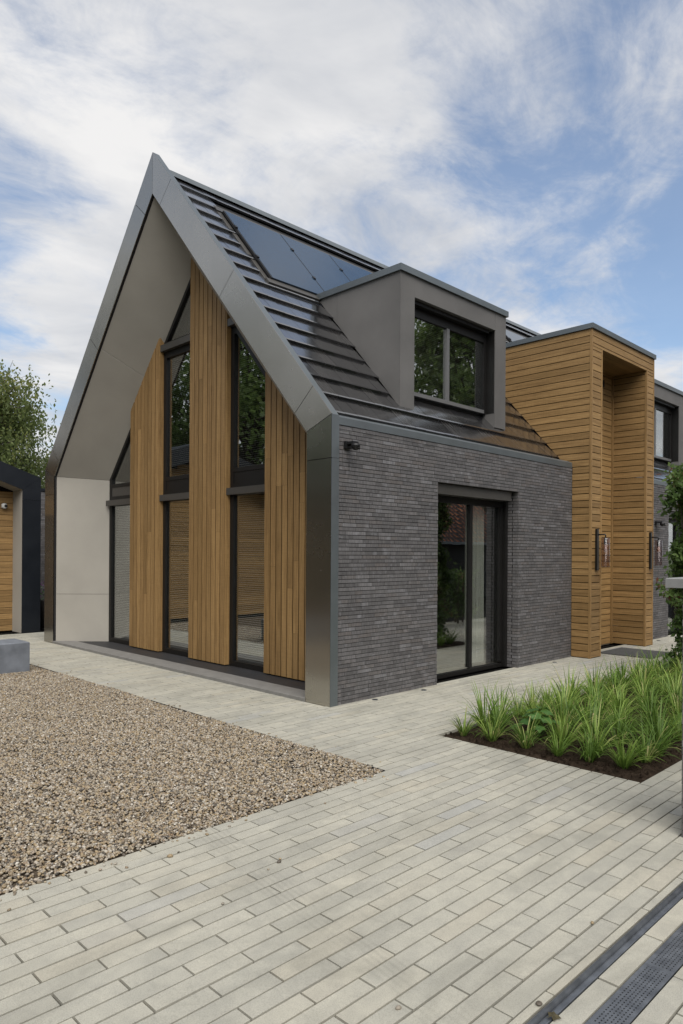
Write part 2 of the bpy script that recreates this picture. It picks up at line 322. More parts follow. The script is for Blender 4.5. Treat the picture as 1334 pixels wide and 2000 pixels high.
    MT['flower'] = leaf_mat('purple_flower', [(0, (.16, .03, .20)), (1, (.30, .06, .32))], 'attr', .2)
    MT['dead'] = plain('dead_leaf', (.060, .050, .022), .8, 0, .4, 60)
setup_mats()

# ------------------------------------------------------------------ dimensions of the place (metres; house corner at the origin)
W, H, Z = 7.45, 3.1, 7.355; MID = W/2; K = (Z-H)/MID; LEN = 13.2
C0 = 2.94                                # tile plane: z = C0 + K*y
NRM = Vector((0, -K, 1)).normalized(); SLP = Vector((0, 1, K)).normalized()
def roof_z(y): return C0+K*y
FT = 0.39                                # width of the gable frame
def contour(t):                          # gable contour inset by t: knee (y, z) right, apex, knee left
    zk = H-t*(math.sqrt(1+K*K)-K); za = zk+K*(MID-t); return (t, zk), (MID, za), (W-t, zk)
BW, BK, BA = 1.02, 2.895, 5.945          # back contour of the splayed reveal at x = XB
XB, XP = 0.74, 0.65
PITCH, PLEN = 0.0905, 0.440

# ------------------------------------------------------------------ ground, paving, gravel, planting bed
def build_ground():
    m = MB(); m.add([(-900, -900, -.06), (900, -900, -.06), (900, 900, -.06), (-900, 900, -.06)], [(0, 1, 2, 3)]); m.obj('ground', MT['ground'], kind='structure')
    m = MB(); m.add([(-30, -22, -.028), (24, -22, -.028), (24, 12, -.028), (-30, 12, -.028)], [(0, 1, 2, 3)])
    pav = m.obj('paving', MT['joint'], kind='structure')
    cand = []
    n0 = int((-4.005+7.0)/PITCH)
    row = -34
    def free(x0, x1, y0, y1):
        """pieces of a paver row that remain after gravel, bed, house, garage, track and grate are cut out"""
        segs = [(x0, x1)]
        def cut(a, b):
            nonlocal segs; s2 = []
            for p, q in segs:
                if b <= p or a >= q: s2.append((p, q)); continue
                if a-p > .03: s2.append((p, a))
                if q-b > .03: s2.append((b, q))
            segs = s2
        yc = (y0+y1)/2
        if yc > -1.81: cut(-99, -1.185)
        if -3.29 < yc < -1.476: cut(-.07, 5.6)
        if .03 < yc < W: cut(-.002, LEN)
        if yc > 8.97: cut(-9, .53)
        return segs
    def rows():
        for i in range(-36, 152):
            y1 = -4.005+PITCH*(i+1); y0 = -4.005+PITCH*i
            if i == -1: yield i, -4.047, -4.005
            elif i < -1:
                if i == -2: yield i, -4.190, -4.104
                elif i >= -8: yield i, -4.303+PITCH*(i+2), -4.303+PITCH*(i+3)
            else: yield i, y0, y1
    for i, y0, y1 in rows():
        if y1 > 9.0: break
        off = (-1.86 if i % 2 else -2.08)
        k0 = int((-8-off)/PLEN)-1; k1 = int((13.5-off)/PLEN)+1
        for k in range(k0, k1):
            xa = off+k*PLEN; xb = xa+PLEN
            for a, b in free(xa, xb, y0, y1):
                c = project(((a+b)/2, (y0+y1)/2, 0))
                if c is None or not (-500 < c[0] < 1850 and c[1] < 2600): continue
                ya, yb = y0, y1
                if y0 < -1.795 < y1 and a < -1.3: pass
                cand.append((screen_area([(a, ya, 0), (b, ya, 0), (b, yb, 0), (a, yb, 0)]), a, b, ya, yb))
    cand.sort(key=lambda c: -c[0]); meshes = {}; J = MB()
    for n, (ar, a, b, y0, y1) in enumerate(cand):
        g = .0046; h = random.uniform(-.0012, .0012)
        if n < 300:
            key = (round(b-a, 3), round(y1-y0, 3))
            if key not in meshes:
                w, d = b-a, y1-y0; meshes[key] = MB().bevbox(-w/2+g, w/2-g, -d/2+g, d/2-g, -.035, 0, .0008, .5).mesh('paver', MT['paver'])
            mw = Matrix.Translation(((a+b)/2+random.uniform(-.001, .001), (y0+y1)/2+random.uniform(-.0008, .0008), h)) @ Matrix.Rotation(random.uniform(-.003, .003), 4, 'Z')
            inst(meshes[key], 'paver', mw, pav)
        else: J.bevbox(a+g, b-g, y0+g, y1-g, -.035, h, .0008)
    J.obj('paver_field', MT['paverj'], pav, kind='stuff')
    return pav
build_ground()

def build_gravel():
    m = MB(); m.add([(-12, -1.831, -.010), (-1.19, -1.831, -.010), (-1.19, 8.9, -.008), (-12, 8.9, -.008)], [(0, 1, 2, 3)])
    # pebbles: a point cloud inside the bed (denser where it lies in front of the camera), pebble meshes instanced on it
    n = 150000; pts = np.empty((0, 3))
    xs = rng.uniform(-6.2, -1.195, 360000); ys = rng.uniform(-1.828, 8.6, 360000)
    keep = xs > (-5.13+.30*(ys+5.31)-1.3); xs, ys = xs[keep], ys[keep]
    zs = rng.uniform(-.006, .004, len(xs))+.006*np.sin(xs*2.3+1)*np.sin(ys*1.7)+.004*np.sin(xs*5.1+ys*3.7)+.002
    pts = np.stack([xs, ys, zs], 1)
    # stones kicked onto the paving along the two edges of the bed
    na = 130; ex = rng.exponential(.035, na); sa = np.stack([rng.uniform(-5.2, -1.2, na), -1.833-ex, np.full(na, .004)], 1); sb = np.stack([-1.183+rng.exponential(.03, 50), rng.uniform(-1.8, 5, 50), np.full(50, .004)], 1)
    pts = np.concatenate([pts, sa, sb])
    me = bpy.data.meshes.new('gravel'); me.vertices.add(len(pts)); me.vertices.foreach_set('co', pts.reshape(-1).astype(np.float32)); me.update()
    bed = m.obj('gravel_base', MT['gravelbed'], kind='structure')
    g = bpy.data.objects.new('gravel', me); link(g); tag(g, 'loose brown and beige pebble gravel beside the paved path', 'gravel', kind='stuff')
    peb = []
    for i in range(5):
        bm = bmesh.new(); bmesh.ops.create_icosphere(bm, subdivisions=2 if i < 3 else 1, radius=1)
        s = (random.uniform(.9, 1.25), random.uniform(.7, .95), random.uniform(.5, .7)); ph = [random.uniform(0, 6) for _ in range(3)]
        for v in bm.verts:
            d = 1+.14*math.sin(2.3*v.co.x+ph[0])+.12*math.sin(2.7*v.co.y+ph[1])+.1*math.sin(3.1*v.co.z+ph[2]); v.co = Vector((v.co.x*s[0], v.co.y*s[1], v.co.z*s[2]))*d
        pm = bpy.data.meshes.new('pebble_shape'); bm.to_mesh(pm); bm.free(); pm.materials.append(MT['pebble']); pm.shade_smooth(); peb.append(pm)
    coll = bpy.data.collections.new('pebble_shapes')
    for pm in peb: coll.objects.link(bpy.data.objects.new('pebble_shape', pm))
    ng = bpy.data.node_groups.new('pebble_scatter', 'GeometryNodeTree')
    ng.interface.new_socket('Geometry', in_out='INPUT', socket_type='NodeSocketGeometry'); ng.interface.new_socket('Geometry', in_out='OUTPUT', socket_type='NodeSocketGeometry')
    N = ng.nodes.new; L = ng.links.new; gi = N('NodeGroupInput'); go = N('NodeGroupOutput'); ip = N('GeometryNodeInstanceOnPoints'); ci = N('GeometryNodeCollectionInfo')
    ci.inputs['Collection'].default_value = coll; ci.inputs['Separate Children'].default_value = True; ci.inputs['Reset Children'].default_value = True
    ip.inputs['Pick Instance'].default_value = True
    rr = N('FunctionNodeRandomValue'); rr.data_type = 'FLOAT_VECTOR'; rr.inputs[0].default_value = (-.5, -.5, 0); rr.inputs[1].default_value = (.5, .5, 6.28)
    rs = N('FunctionNodeRandomValue'); rs.data_type = 'FLOAT'; rs.inputs[2].default_value = .0052; rs.inputs[3].default_value = .0112
    mp = N('GeometryNodeMeshToPoints'); L(gi.outputs[0], mp.inputs[0]); L(mp.outputs[0], ip.inputs['Points']); L(ci.outputs[0], ip.inputs['Instance']); L(rr.outputs[0], ip.inputs['Rotation']); L(rs.outputs[1], ip.inputs['Scale']); L(ip.outputs[0], go.inputs[0])
    md = g.modifiers.new('scatter', 'NODES'); md.node_group = ng
    return peb
PEB = build_gravel()

def build_edging():
    m = MB().box(-1.1895, -1.1855, -1.829, 8.9, -.02, .002); o = m.obj('edging_strip', MT['cap_dark']); tag(o, 'thin dark steel strip between the gravel and the path along the gable', 'edging')
build_edging()

def build_bed():
    nx, ny = 150, 50; v = []; f = []
    for j in range(ny+1):
        for i in range(nx+1):
            x = -.066+(5.66)*i/nx; y = -3.283+1.803*j/ny; e = min(i, nx-i, j*2, (ny-j)*2)
            z = -.018+min(e, 8)*.004+random.uniform(-.008, .010)*(1 if e > 0 else 0); v.append((x, y, z))
    for j in range(ny):
        for i in range(nx): a = j*(nx+1)+i; f.append((a, a+1, a+nx+2, a+nx+1))
    m = MB(); m.add(v, f, .5); o = m.obj('planting_soil', MT['soil'], kind='structure'); o.data.shade_smooth()
    c = MB()                      # clods and bark crumbs
    for _ in range(900):
        x = random.uniform(-.04, 1.8); y = random.uniform(-3.25, -1.52); s = random.uniform(.004, .013)
        p = [(x+random.uniform(-s, s), y+random.uniform(-s, s), .004+random.uniform(0, s)) for _ in range(8)]
        c.hexa([(x-s, y-s*.6, 0), (x+s, y-s*.7, 0), (x+s*.8, y+s, 0), (x-s*.9, y+s*.7, 0), (x-s*.6, y-s*.3, .012+s), (x+s*.6, y-s*.4, .010+s), (x+s*.5, y+s*.5, .012+s), (x-s*.4, y+s*.4, .011+s)])
    c.obj('soil_clods', MT['soil'], o, kind='stuff')
build_bed()

# ------------------------------------------------------------------ house
house = empty('house', (0, 0, 0), None, 'modern gabled house with dark brick, timber piers, tiled roof and timber entrance portal', 'house')
def hp(mb, name, mat, parent=None, **k): return fixn(mb.obj(name, mat, parent or house, **k))

def build_frame():
    (r1, zk1), (_, za1), (l1, _) = contour(FT)
    # dark core with the grey coated outer flashing
    core = MB(); t0, t1 = .0, FT-.004
    a0, a1, a2 = contour(t0); b0, b1, b2 = contour(t1)
    for poly in ([(a0[0], 0), (b0[0], 0), b0, a0], [a0, b0, b1, a1], [a1, b1, b2, a2], [a2, b2, (b2[0], 0), (a2[0], 0)]): core.prism_x(poly, .014, .107)
    fr = hp(core, 'gable_frame', MT['cap'])
    inner = MB(); c0, c1, c2 = contour(FT-.003); d0, d1, d2 = contour(FT)
    for poly in ([(c0[0], 0), (d0[0], 0), d0, c0], [c0, d0, d1, c1], [c1, d1, d2, c2], [c2, d2, (d2[0], 0), (c2[0], 0)]): inner.prism_x(poly, .010, .050)
    hp(inner, 'inner_edge', MT['gap'], fr)
    g = .0036; zj = 2.636
    sb = MB(); s0_, s1_, s2_ = contour(.002); e0, e1, e2 = contour(FT-.006)
    for poly in ([(s0_[0], 0), (e0[0], 0), e0, s0_], [s0_, e0, e1, s1_], [s1_, e1, e2, s2_], [s2_, e2, (e2[0], 0), (s2_[0], 0)]): sb.prism_x(poly, .0122, .0138)
    hp(sb, 'seam_backing', MT['gap'], fr)
    def lerp(p, q, s): return (p[0]+(q[0]-p[0])*s, p[1]+(q[1]-p[1])*s)
    o0, o1, o2 = contour(0.0); i0, i1, i2 = contour(FT-.001)
    cuts = [0.0, (3.44-H)/(Z-H), (5.11-H)/(Z-H), (6.785-H)/(Z-H), 1.0]
    panels = []
    for side in (0, 1):
        O = (o0, o1) if side == 0 else (o2, o1); I = (i0, i1) if side == 0 else (i2, i1)
        LO = math.dist(*O)
        tdir = ((O[1][0]-O[0][0])/LO, (O[1][1]-O[0][1])/LO)
        for n in range(4):
            sa, sb = cuts[n]*LO+g, cuts[n+1]*LO-g
            def at(s_, inner_, miter):
                p = (O[0][0]+tdir[0]*s_, O[0][1]+tdir[1]*s_)
                if not inner_: return p
                if miter == 'knee': return (I[0][0]+tdir[0]*g, I[0][1]+tdir[1]*g)
                if miter == 'apex': return (I[1][0]-tdir[0]*g, I[1][1]-tdir[1]*g)
                nx_, nz_ = (tdir[1], -tdir[0]) if side == 0 else (-tdir[1], tdir[0])
                return (p[0]+nx_*(FT-.001), p[1]+nz_*(FT-.001))
            panels.append(('fin_right' if side == 0 else 'fin_left', [at(sa, 0, ''), at(sa, 1, 'knee' if n == 0 else ''), at(sb, 1, 'apex' if n == 3 else ''), at(sb, 0, '')]))
        ys = (o0[0], i0[0]) if side == 0 else (o2[0], i2[0])
        panels.append(('fin_post', [(ys[0], zj+g), (ys[1], zj+g), (ys[1], i0[1]-g), (ys[0], o0[1]-g)]))
        panels.append(('fin_post', [(ys[0], 0.0), (ys[1], 0.0), (ys[1], zj-g), (ys[0], zj-g)]))
    for mk, p in panels: hp(MB().prism_x(p, 0.0, .012), 'metal_panel', MT[mk], fr)
    # returns on the outer sides of the two posts
    for y0, y1 in ((-.004, -.001), (W+.001, W+.004)):
        for z0, z1 in ((0, zj-g), (zj+g, H-.004)): hp(MB().box(.0015, .112, y0, y1, z0, z1), 'side_panel', MT['cap'], fr)
    # splayed reveal panels
    f0, f1, f2 = contour(FT+.006); xb, xf = XB, .048
    B0, B1, B2 = (BW, BK), (MID, BA), (W-BW, BK)
    off = .018
    def pan(q, o): hp(MB().slab(q, o), 'soffit_panel', MT['soffit'], fr)
    for (F0, F1, Bq0, Bq1, sg) in ((f2, f1, B2, B1, 1), (f0, f1, B0, B1, -1)):
        for s0, s1 in ((0, .5045), (.5075, 1)):
            p = [lerp(F0, F1, s0), lerp(F0, F1, s1), lerp(Bq0, Bq1, s1), lerp(Bq0, Bq1, s0)]
            q = [(xf, *p[0]), (xf, *p[1]), (xb, *p[2]), (xb, *p[3])]
            pan(q, (0, 0, off*1.5))
        for z0f, z1f in ((0, .868), (.873, None)):
            z1a = F0[1]-.004 if z1f is None else z1f; z1b = Bq0[1]-.004 if z1f is None else z1f
            q = [(xf, F0[0], z0f), (xf, F0[0], z1a), (xb, Bq0[0], z1b), (xb, Bq0[0], z0f)]
            pan(q, (0, sg*off, 0))
build_frame()

def build_gable():
    # floor of the recess, stone sill
    hp(MB().box(.05, 1.0, .5, W-.5, -.01, .030), 'recess_floor', MT['slate'])
    hp(MB().bevbox(-.012, .29, FT+.002, W-FT-.002, .0, .040, .003), 'stone_sill', MT['sill'])
    edges = [W-BW-i*.9017 for i in range(7)]        # 6.43 ... 1.02, windows and piers alternate
    (f0, zf), (_, zaf), _ = contour(FT)
    def top(y, x):                                   # height of the soffit above (x, y)
        s = min(1, max(0, (x-.05)/(XB-.05))); zk = zf+(BK-zf)*s; za = zaf+(BA-zaf)*s; wy = f0+(BW-f0)*s
        yy = y if y <= MID else W-y; return zk+(za-zk)*(yy-wy)/(MID-wy)
    for a in (1, 3, 5):
        yl, yr = edges[a], edges[a+1]               # left and right edge seen from the front
        pier = empty('timber_pier', (0, 0, 0), house)
        hp(MB().prism_x([(yl-.01, .05), (yr+.01, .05), (yr+.01, top(yr+.01, XP+.03)+.02)]+([(MID, top(MID, XP+.03)+.02)] if yr < MID < yl-.02 else [])+[(yl-.01, top(yl-.01, XP+.03)+.02)], XP+.0065, XB+.04), 'backing', MT['groove_shade'], pier)  # dark sheet close behind the boards, painting the shade in their gaps
        n = 8; w = (yl-yr)/n
        for i in range(n):
            p0, p1 = yr+i*w+.0078, yr+(i+1)*w-.0078
            if i in (0, n-1): pass
            zt0, zt1 = top(p0, XP)+.03, top(p1, XP)+.03; zb = .047
            cuts = sorted(random.uniform(.6, max(zt0, zt1)-.5) for _ in range(random.choice((1, 1, 2))))
            zs = [zb]+cuts
            for j, z0 in enumerate(zs):
                dx = random.uniform(-.0015, .0015)
                poly = [(p0, z0+.001), (p1, z0+.001)]+([(p1, zs[j+1]-.001), (p0, zs[j+1]-.001)] if j+1 < len(zs) else [(p1, zt1), (p0, zt0)])
                hp(MB().prism_x(poly, XP+dx, XP+.012), 'board', MT['wood_z'], pier)
        for yy, s in ((yr, -1), (yl, 1)):            # side boards of the pier
            zt = top(yy, XP+.05)+.05
            hp(MB().hexa([(XP+.004, yy, .047), (XB+.01, yy, .047), (XB+.01, yy+s*.016, .047), (XP+.004, yy+s*.016, .047), (XP+.004, yy, zt), (XB+.01, yy, zt), (XB+.01, yy+s*.016, zt), (XP+.004, yy+s*.016, zt)]), 'side_board', MT['wood_z'], pier)
    # windows between the piers
    for a in (0, 2, 4):
        yl, yr = edges[a], edges[a+1]; yl -= .017 if a else .0; yr += .017
        win = empty('gable_window', (0, 0, 0), house)
        ztl, ztr = top(yl, XB), top(yr, XB); fw_ = .052
        def bar(y0, y1, z0, z1, x0=XB-.012, x1=XB+.07, name='frame', mat='frame'): return hp(MB().box(x0, x1, min(y0, y1), max(y0, y1), z0, z1), name, MT[mat], win)
        bar(yl, yl-fw_*1.5, .03, ztl+.02); bar(yr, yr+fw_, .03, ztr+.02)
        bar(yl-fw_*1.5, yr+fw_, .03, .105); bar(yl-fw_*1.5, yr+fw_, 2.43, 2.60); bar(yl-fw_*1.5, yr+fw_, 2.755, 2.815)
        hp(MB().box(XB-.004, XB+.02, yr+fw_, yl-fw_*1.5, 2.60, 2.755), 'spandrel_panel', MT['box' if a == 0 else 'frame'], win)
        tp = MB(); tp.hexa([(XB-.010, yl, ztl-.075), (XB-.010, yr, ztr-.075), (XB+.07, yr, ztr-.075), (XB+.07, yl, ztl-.075), (XB-.010, yl, ztl+.03), (XB-.010, yr, ztr+.03), (XB+.07, yr, ztr+.03), (XB+.07, yl, ztl+.03)]); hp(tp, 'frame', MT['frame'], win)
        panes = [(.105, 2.43)]
        hp(MB().box(XP-.01+.02, XB-.013, yr-.002, yl+(.055 if a else .0), 2.435, 2.530), 'screen_box', MT['box'], win)
        if a == 0:
            ups = [(2.815, None)]
        else:
            bar(yl-fw_*1.5, yr+fw_, 4.70, 4.955)
            hp(MB().box(XP+.01, XB-.013, yr-.002, yl+.055, 4.805, 4.905), 'screen_box', MT['box'], win)
            panes.append((2.815, 4.70)); ups = [(4.955, None)] if a == 2 else [(4.955, None)]
        xg = XB+.022; y0, y1 = yr+fw_, yl-fw_*1.5
        for z0, z1 in panes: hp(MB().box(xg, xg+.006, y0, y1, z0, z1), 'pane', MT['glass'], win)
        for z0, _ in ups:
            za, zb = top(y0, XB)-.07, top(y1, XB)-.07
            poly = [(y0, z0), (y1, z0)]+([(y1, zb)] if zb > z0+.01 else [])+([(y0, za)] if za > z0+.01 else [])
            if zb <= z0+.01 and a == 2 or zb <= z0+.01:
                ycut = y0+(y1-y0)*(za-z0)/(za-zb); poly = [(y0, z0), (min(y1, ycut), z0), (y0, za)]
            elif za <= z0+.01:
                ycut = y1-(y1-y0)*(zb-z0)/(zb-za); poly = [(max(y0, ycut), z0), (y1, z0), (y1, zb)]
            if len(poly) >= 3: hp(MB().prism_x(poly, xg, xg+.006), 'pane', MT['glass'], win)
        bl = MB()                                     # venetian blind behind the glass
        for z0, z1 in panes:
            n = int((z1-z0)/.030)
            for k in range(n):
                z = z0+.02+k*.030; bl.hexa([(xg+.050, y0+.01, z), (xg+.072, y0+.01, z+.007), (xg+.072, y1-.01, z+.007), (xg+.050, y1-.01, z), (xg+.050, y0+.01, z+.0012), (xg+.072, y0+.01, z+.0082), (xg+.072, y1-.01, z+.0082), (xg+.050, y1-.01, z+.0012)])
        hp(bl, 'blind', MT['blind'], win, kind='stuff')
    # inner gable wall around the windows, so that the recess is closed
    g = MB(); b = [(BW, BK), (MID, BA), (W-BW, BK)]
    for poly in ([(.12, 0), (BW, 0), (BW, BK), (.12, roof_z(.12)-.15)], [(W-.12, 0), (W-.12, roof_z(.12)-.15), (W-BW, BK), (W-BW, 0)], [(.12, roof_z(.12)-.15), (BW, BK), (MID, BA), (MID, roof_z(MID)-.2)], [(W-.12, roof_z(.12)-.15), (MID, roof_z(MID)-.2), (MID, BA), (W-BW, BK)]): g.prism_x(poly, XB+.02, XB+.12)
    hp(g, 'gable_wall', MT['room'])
build_gable()

OPEN = [(1.85, 3.735, 2.522), (9.42, 11.30, 2.522)]      # sliding door openings in the brick wall (x0, x1, top)
CH, BL = .0435, .2140
def brick_run(x0, x1, z0, z1, opens, courses, face):
    """brick rectangles (x0, x1, z0, z1) of a wild bond with openings left out"""
    out = []
    for c in range(courses):
        za, zb = z0+c*CH, z0+(c+1)*CH-.0062
        if zb > z1: break
        x = x0-random.choice((0, .05, .1, .15))
        while x < x1:
            L_ = BL if random.random() > .16 else BL/2; a, b = max(x, x0), min(x+L_-.0035, x1); x += L_
            if b-a < .004: continue
            segs = [(a, b)]
            for o0, o1, oz in opens:
                if za+.02 < oz:
                    s2 = []
                    for p, q in segs:
                        if q <= o0 or p >= o1: s2.append((p, q)); continue
                        if p < o0: s2.append((p, o0))
                        if q > o1: s2.append((o1, q))
                    segs = s2
            out += [(p, q, za, zb) for p, q in segs if q-p > .004]
    return out
def build_brick():
    wall = MB(); Y0, Y1 = .0155, .30
    def shape(xa, xb, o):            # one wall sheet with a door notch
        a, b, t = o; poly = [(xa, 0), (a-.009, 0), (a-.009, t+.006), (b+.009, t+.006), (b+.009, 0), (xb, 0), (xb, 2.99), (xa, 2.99)]
        m = MB(); n = 8; m.add([(x, Y0, z) for x, z in poly]+[(x, Y1, z) for x, z in poly], [(0, 1, 2, 7), (2, 3, 6, 7), (3, 4, 5, 6), (15, 10, 9, 8), (15, 14, 11, 10), (14, 13, 12, 11)]+[((i+1) % n, i, n+i, n+(i+1) % n) for i in range(n)]); return m
    w = hp(shape(.119, 5.35, OPEN[0]), 'brick_wall', MT['mortar']); w2 = hp(shape(7.76, LEN-.02, OPEN[1]), 'brick_wall', MT['mortar'])
    runs = [(p, q, a, b) for p, q, a, b in brick_run(.112, 5.355, 0, 3.0, OPEN, 69, 0)]+[r for r in brick_run(7.76, LEN, 0, 3.0, OPEN, 69, 0)]
    cand = []
    for p, q, a, b in runs:
        cand.append((screen_area([(p, 0, a), (q, 0, a), (q, 0, b), (p, 0, b)]), p, q, a, b))
    cand.sort(key=lambda c: -c[0]); J = MB(); J2 = MB(); meshes = {}
    for n, (ar, p, q, a, b) in enumerate(cand):
        d = random.uniform(.0020, .0080)
        if n < 300:
            key = round(q-p, 2)
            if key not in meshes: meshes[key] = MB().box(-.5, .5, 0, .095, -.5, .5).mesh('brick', MT['brick'])
            inst(meshes[key], 'brick', Matrix.Translation(((p+q)/2, d, (a+b)/2)) @ Matrix.Diagonal((q-p, 1, b-a, 1)), w)
        else: (J if p < 6 else J2).box(p, q, d, d+.09, a, b)
    for o0, o1, oz in OPEN:                              # bricks of the two jambs
        for c in range(int(oz/CH)+1):
            za, zb = c*CH, (c+1)*CH-.0035
            if zb > oz: break
            y = .112 if c % 2 else .10
            for xa, xb in ((o1+.003+random.uniform(0, .003), o1+.06), (o0-.06, o0-.003)):
                K_ = J if o0 < 6 else J2
                if c % 2: K_.box(xa, xb, y, .20, za, zb-.003); K_.box(xa, xb, .203, .295, za, zb-.003)
                else: K_.box(xa, xb, y, .295, za, zb-.003)
    J.obj('brickwork', MT['brickj'], w, kind='stuff'); J2.obj('brickwork', MT['brickj'], w2, kind='stuff')
build_brick()

def build_gutter():
    def seg(a, b):
        hp(MB().prism_x([(-.002, 3.002), (.15, 3.002), (.15, 3.10), (.10, 3.128), (.010, 3.094), (-.002, 3.082)], a, b), 'gutter', MT['cap'])
    for a, b in ((.112, 2.70), (2.704, 5.33), (7.80, 10.4), (10.404, LEN)): seg(a, b)
build_gutter()

def build_roof():
    deck = MB()
    def pl(y, dz): return (y, roof_z(y)+dz)
    for xa, xb, ya in ((.108, 5.345, .12), (5.346, 7.785, .62), (7.786, LEN, .12)): deck.prism_x([pl(ya, -.09), pl(MID, -.09), (MID, roof_z(MID)-.28), (ya, roof_z(ya)-.28)], xa, xb)
    deck.prism_x([(W-.12, roof_z(.12)-.09), (W-.12, roof_z(.12)-.28), (MID, roof_z(MID)-.28), (MID, roof_z(MID)-.09)], .108, LEN)
    roof = hp(deck, 'roof', MT['gap'])
    TW, TL, TH = .2065, .372, .034
    tm = MB()                                           # flat interlocking tile with a nosed front edge; origin at the nose centre on the tile plane
    prof = [(0.0, 0.0), (.004, .004), (.022, .004)]
    w = TW/2-.0016
    def P(u, s, n): return tuple(Vector((u, 0, 0))+SLP*s+NRM*n)
    tm.hexa([P(-w, 0, -TH), P(w, 0, -TH), P(w, TL, -TH-.036), P(-w, TL, -TH-.036), P(-w, .0, -.003), P(w, 0, -.003), P(w, TL, -.036), P(-w, TL, -.036)])
    tm.hexa([P(-w, -.006, -TH+.004), P(w, -.006, -TH+.004), P(w, .001, -TH+.004), P(-w, .001, -TH+.004), P(-w, -.003, -.002), P(w, -.003, -.002), P(w, .02, .0005), P(-w, .02, .0005)])
    tme = tm.mesh('roof_tile', MT['tile']); bm = bmesh.new(); bm.from_mesh(tme); bmesh.ops.recalc_face_normals(bm, faces=bm.faces); bm.to_mesh(tme); bm.free()
    cand = []
    for c in range(17):
        y = 3.484-.2175*c
        x = .108+TW/2-(TW/2 if c % 2 else 0)+.012
        while x < LEN:
            skip = False
            if 7.80 > x-TW*.1 and x-TW*.48 > 5.335 and y < 2.02: skip = True
            elif x < 6 and x+TW/2 > 5.335 and y < 2.02: x = 5.333-TW/2
            for d0, d1 in DORM:
                if d0+.05 < x < d1-.05 and .60 < y < 1.98: skip = True
            for s0, s1 in SOLX:
                if s0-.12 < x < s1+.12 and 2.0 < y < 3.30: skip = True
            if not skip: cand.append((screen_area([(x-TW/2, y, roof_z(y)), (x+TW/2, y, roof_z(y)), (x+TW/2, y+.2175, roof_z(y+.2175)), (x-TW/2, y+.2175, roof_z(y+.2175))]), x, y))
            x += TW
            if 5.30 < x < 5.5 and y < 2.02 and x-TW*.6 < 5.25: pass
    cand.sort(key=lambda c: -c[0]); J = MB()
    for n, (ar, x, y) in enumerate(cand):
        mw = Matrix.Translation((max(x, .108+TW/2), y, roof_z(y)+random.uniform(0, .003))) @ Matrix.Rotation(random.uniform(-.006, .006), 4, NRM) @ Matrix.Rotation(random.uniform(-.006, .006), 4, 'X')
        if n < 300: inst(tme, 'roof_tile', mw, roof)
        else: J.add([tuple(mw @ v.co) for v in tme.vertices], [tuple(p.vertices) for p in tme.polygons])
    # plain tile sheet on the side away from the camera
    J.obj('tile_field', MT['tilej'], roof, kind='stuff')
    for c in range(17):
        y = W-(3.484-.2175*c); z = roof_z(W-y)
        hp(MB().hexa([(.108, y, z-.035), (LEN, y, z-.035), (LEN, y-.24, z+.24*K-.07), (.108, y-.24, z+.24*K-.07), (.108, y, z), (LEN, y, z), (LEN, y-.24, z+.24*K-.035), (.108, y-.24, z+.24*K-.035)]), 'tile_course', MT['tilej'], roof)
    # ridge caps
    x = .108
    while x < LEN:
        e = min(x+.40, LEN)
        zr = 7.19; hp(MB().prism_x([(MID-.115, zr-.115), (MID-.055, zr-.012), (MID, zr+.003), (MID+.055, zr-.012), (MID+.115, zr-.115), (MID, zr-.06)], x+.0015, e-.0015), 'ridge_cap', MT['cap'], roof)
        x = e
DORM = [(1.71, 4.19), (9.21, 11.69)]
SOLX = [(.86, 5.12), (8.15, 12.35)]
build_roof()

def build_solar():
    for s0, s1 in SOLX:
        n = 4; w = (s1-s0)/n; arr = empty('solar_array', (0, 0, 0), house)
        def P(x, y, n_): return tuple(Vector((x, y, roof_z(y)))+NRM*n_)
        ya, yb = 2.085, 3.215
        for i in range(n):
            a, b = s0+i*w+.012, s0+(i+1)*w-.012
            hp(MB().hexa([P(a, ya, .0), P(b, ya, .0), P(b, yb, .0), P(a, yb, .0), P(a, ya, .035), P(b, ya, .035), P(b, yb, .035), P(a, yb, .035)]), 'solar_panel', MT['solar'], arr)
        for i in range(n+1):
            x = s0+i*w
            hp(MB().hexa([P(x-.011, ya, .0), P(x+.011, ya, .0), P(x+.011, yb, .0), P(x-.011, yb, .0), P(x-.011, ya, .032), P(x+.011, ya, .032), P(x+.011, yb, .032), P(x-.011, yb, .032)]), 'rail', MT['black'], arr)
            for yy in (2.40, 2.90): hp(MB().hexa([P(x-.024, yy, .03), P(x+.024, yy, .03), P(x+.024, yy+.035, .03), P(x-.024, yy+.035, .03), P(x-.02, yy, .05), P(x+.02, yy, .05), P(x+.02, yy+.035, .05), P(x-.02, yy+.035, .05)]), 'clamp', MT['black'], arr)
        fl = MB()
        for a, b, c, d, h in ((s0-.10, s0-.02, ya-.03, yb+.06, -.012), (s1+.02, s1+.10, ya-.03, yb+.06, -.012), (s0-.10, s1+.10, yb+.005, yb+.09, .004), (s0-.10, s1+.10, ya-.075, ya-.004, .012)):
            fl.hexa([P(a, c, -.06), P(b, c, -.06), P(b, d, -.06), P(a, d, -.06), P(a, c, h), P(b, c, h), P(b, d, h), P(a, d, h)])
        hp(fl, 'flashing', MT['box'], arr)
        hp(MB().hexa([P(s0-.12, ya-.16, -.05), P(s1+.12, ya-.16, -.05), P(s1+.12, yb+.1, -.05), P(s0-.12, yb+.1, -.05), P(s0-.12, ya-.16, -.028), P(s1+.12, ya-.16, -.028), P(s1+.12, yb+.1, -.02), P(s0-.12, yb+.1, -.02)]), 'tray', MT['cap_dark'], arr)
build_solar()

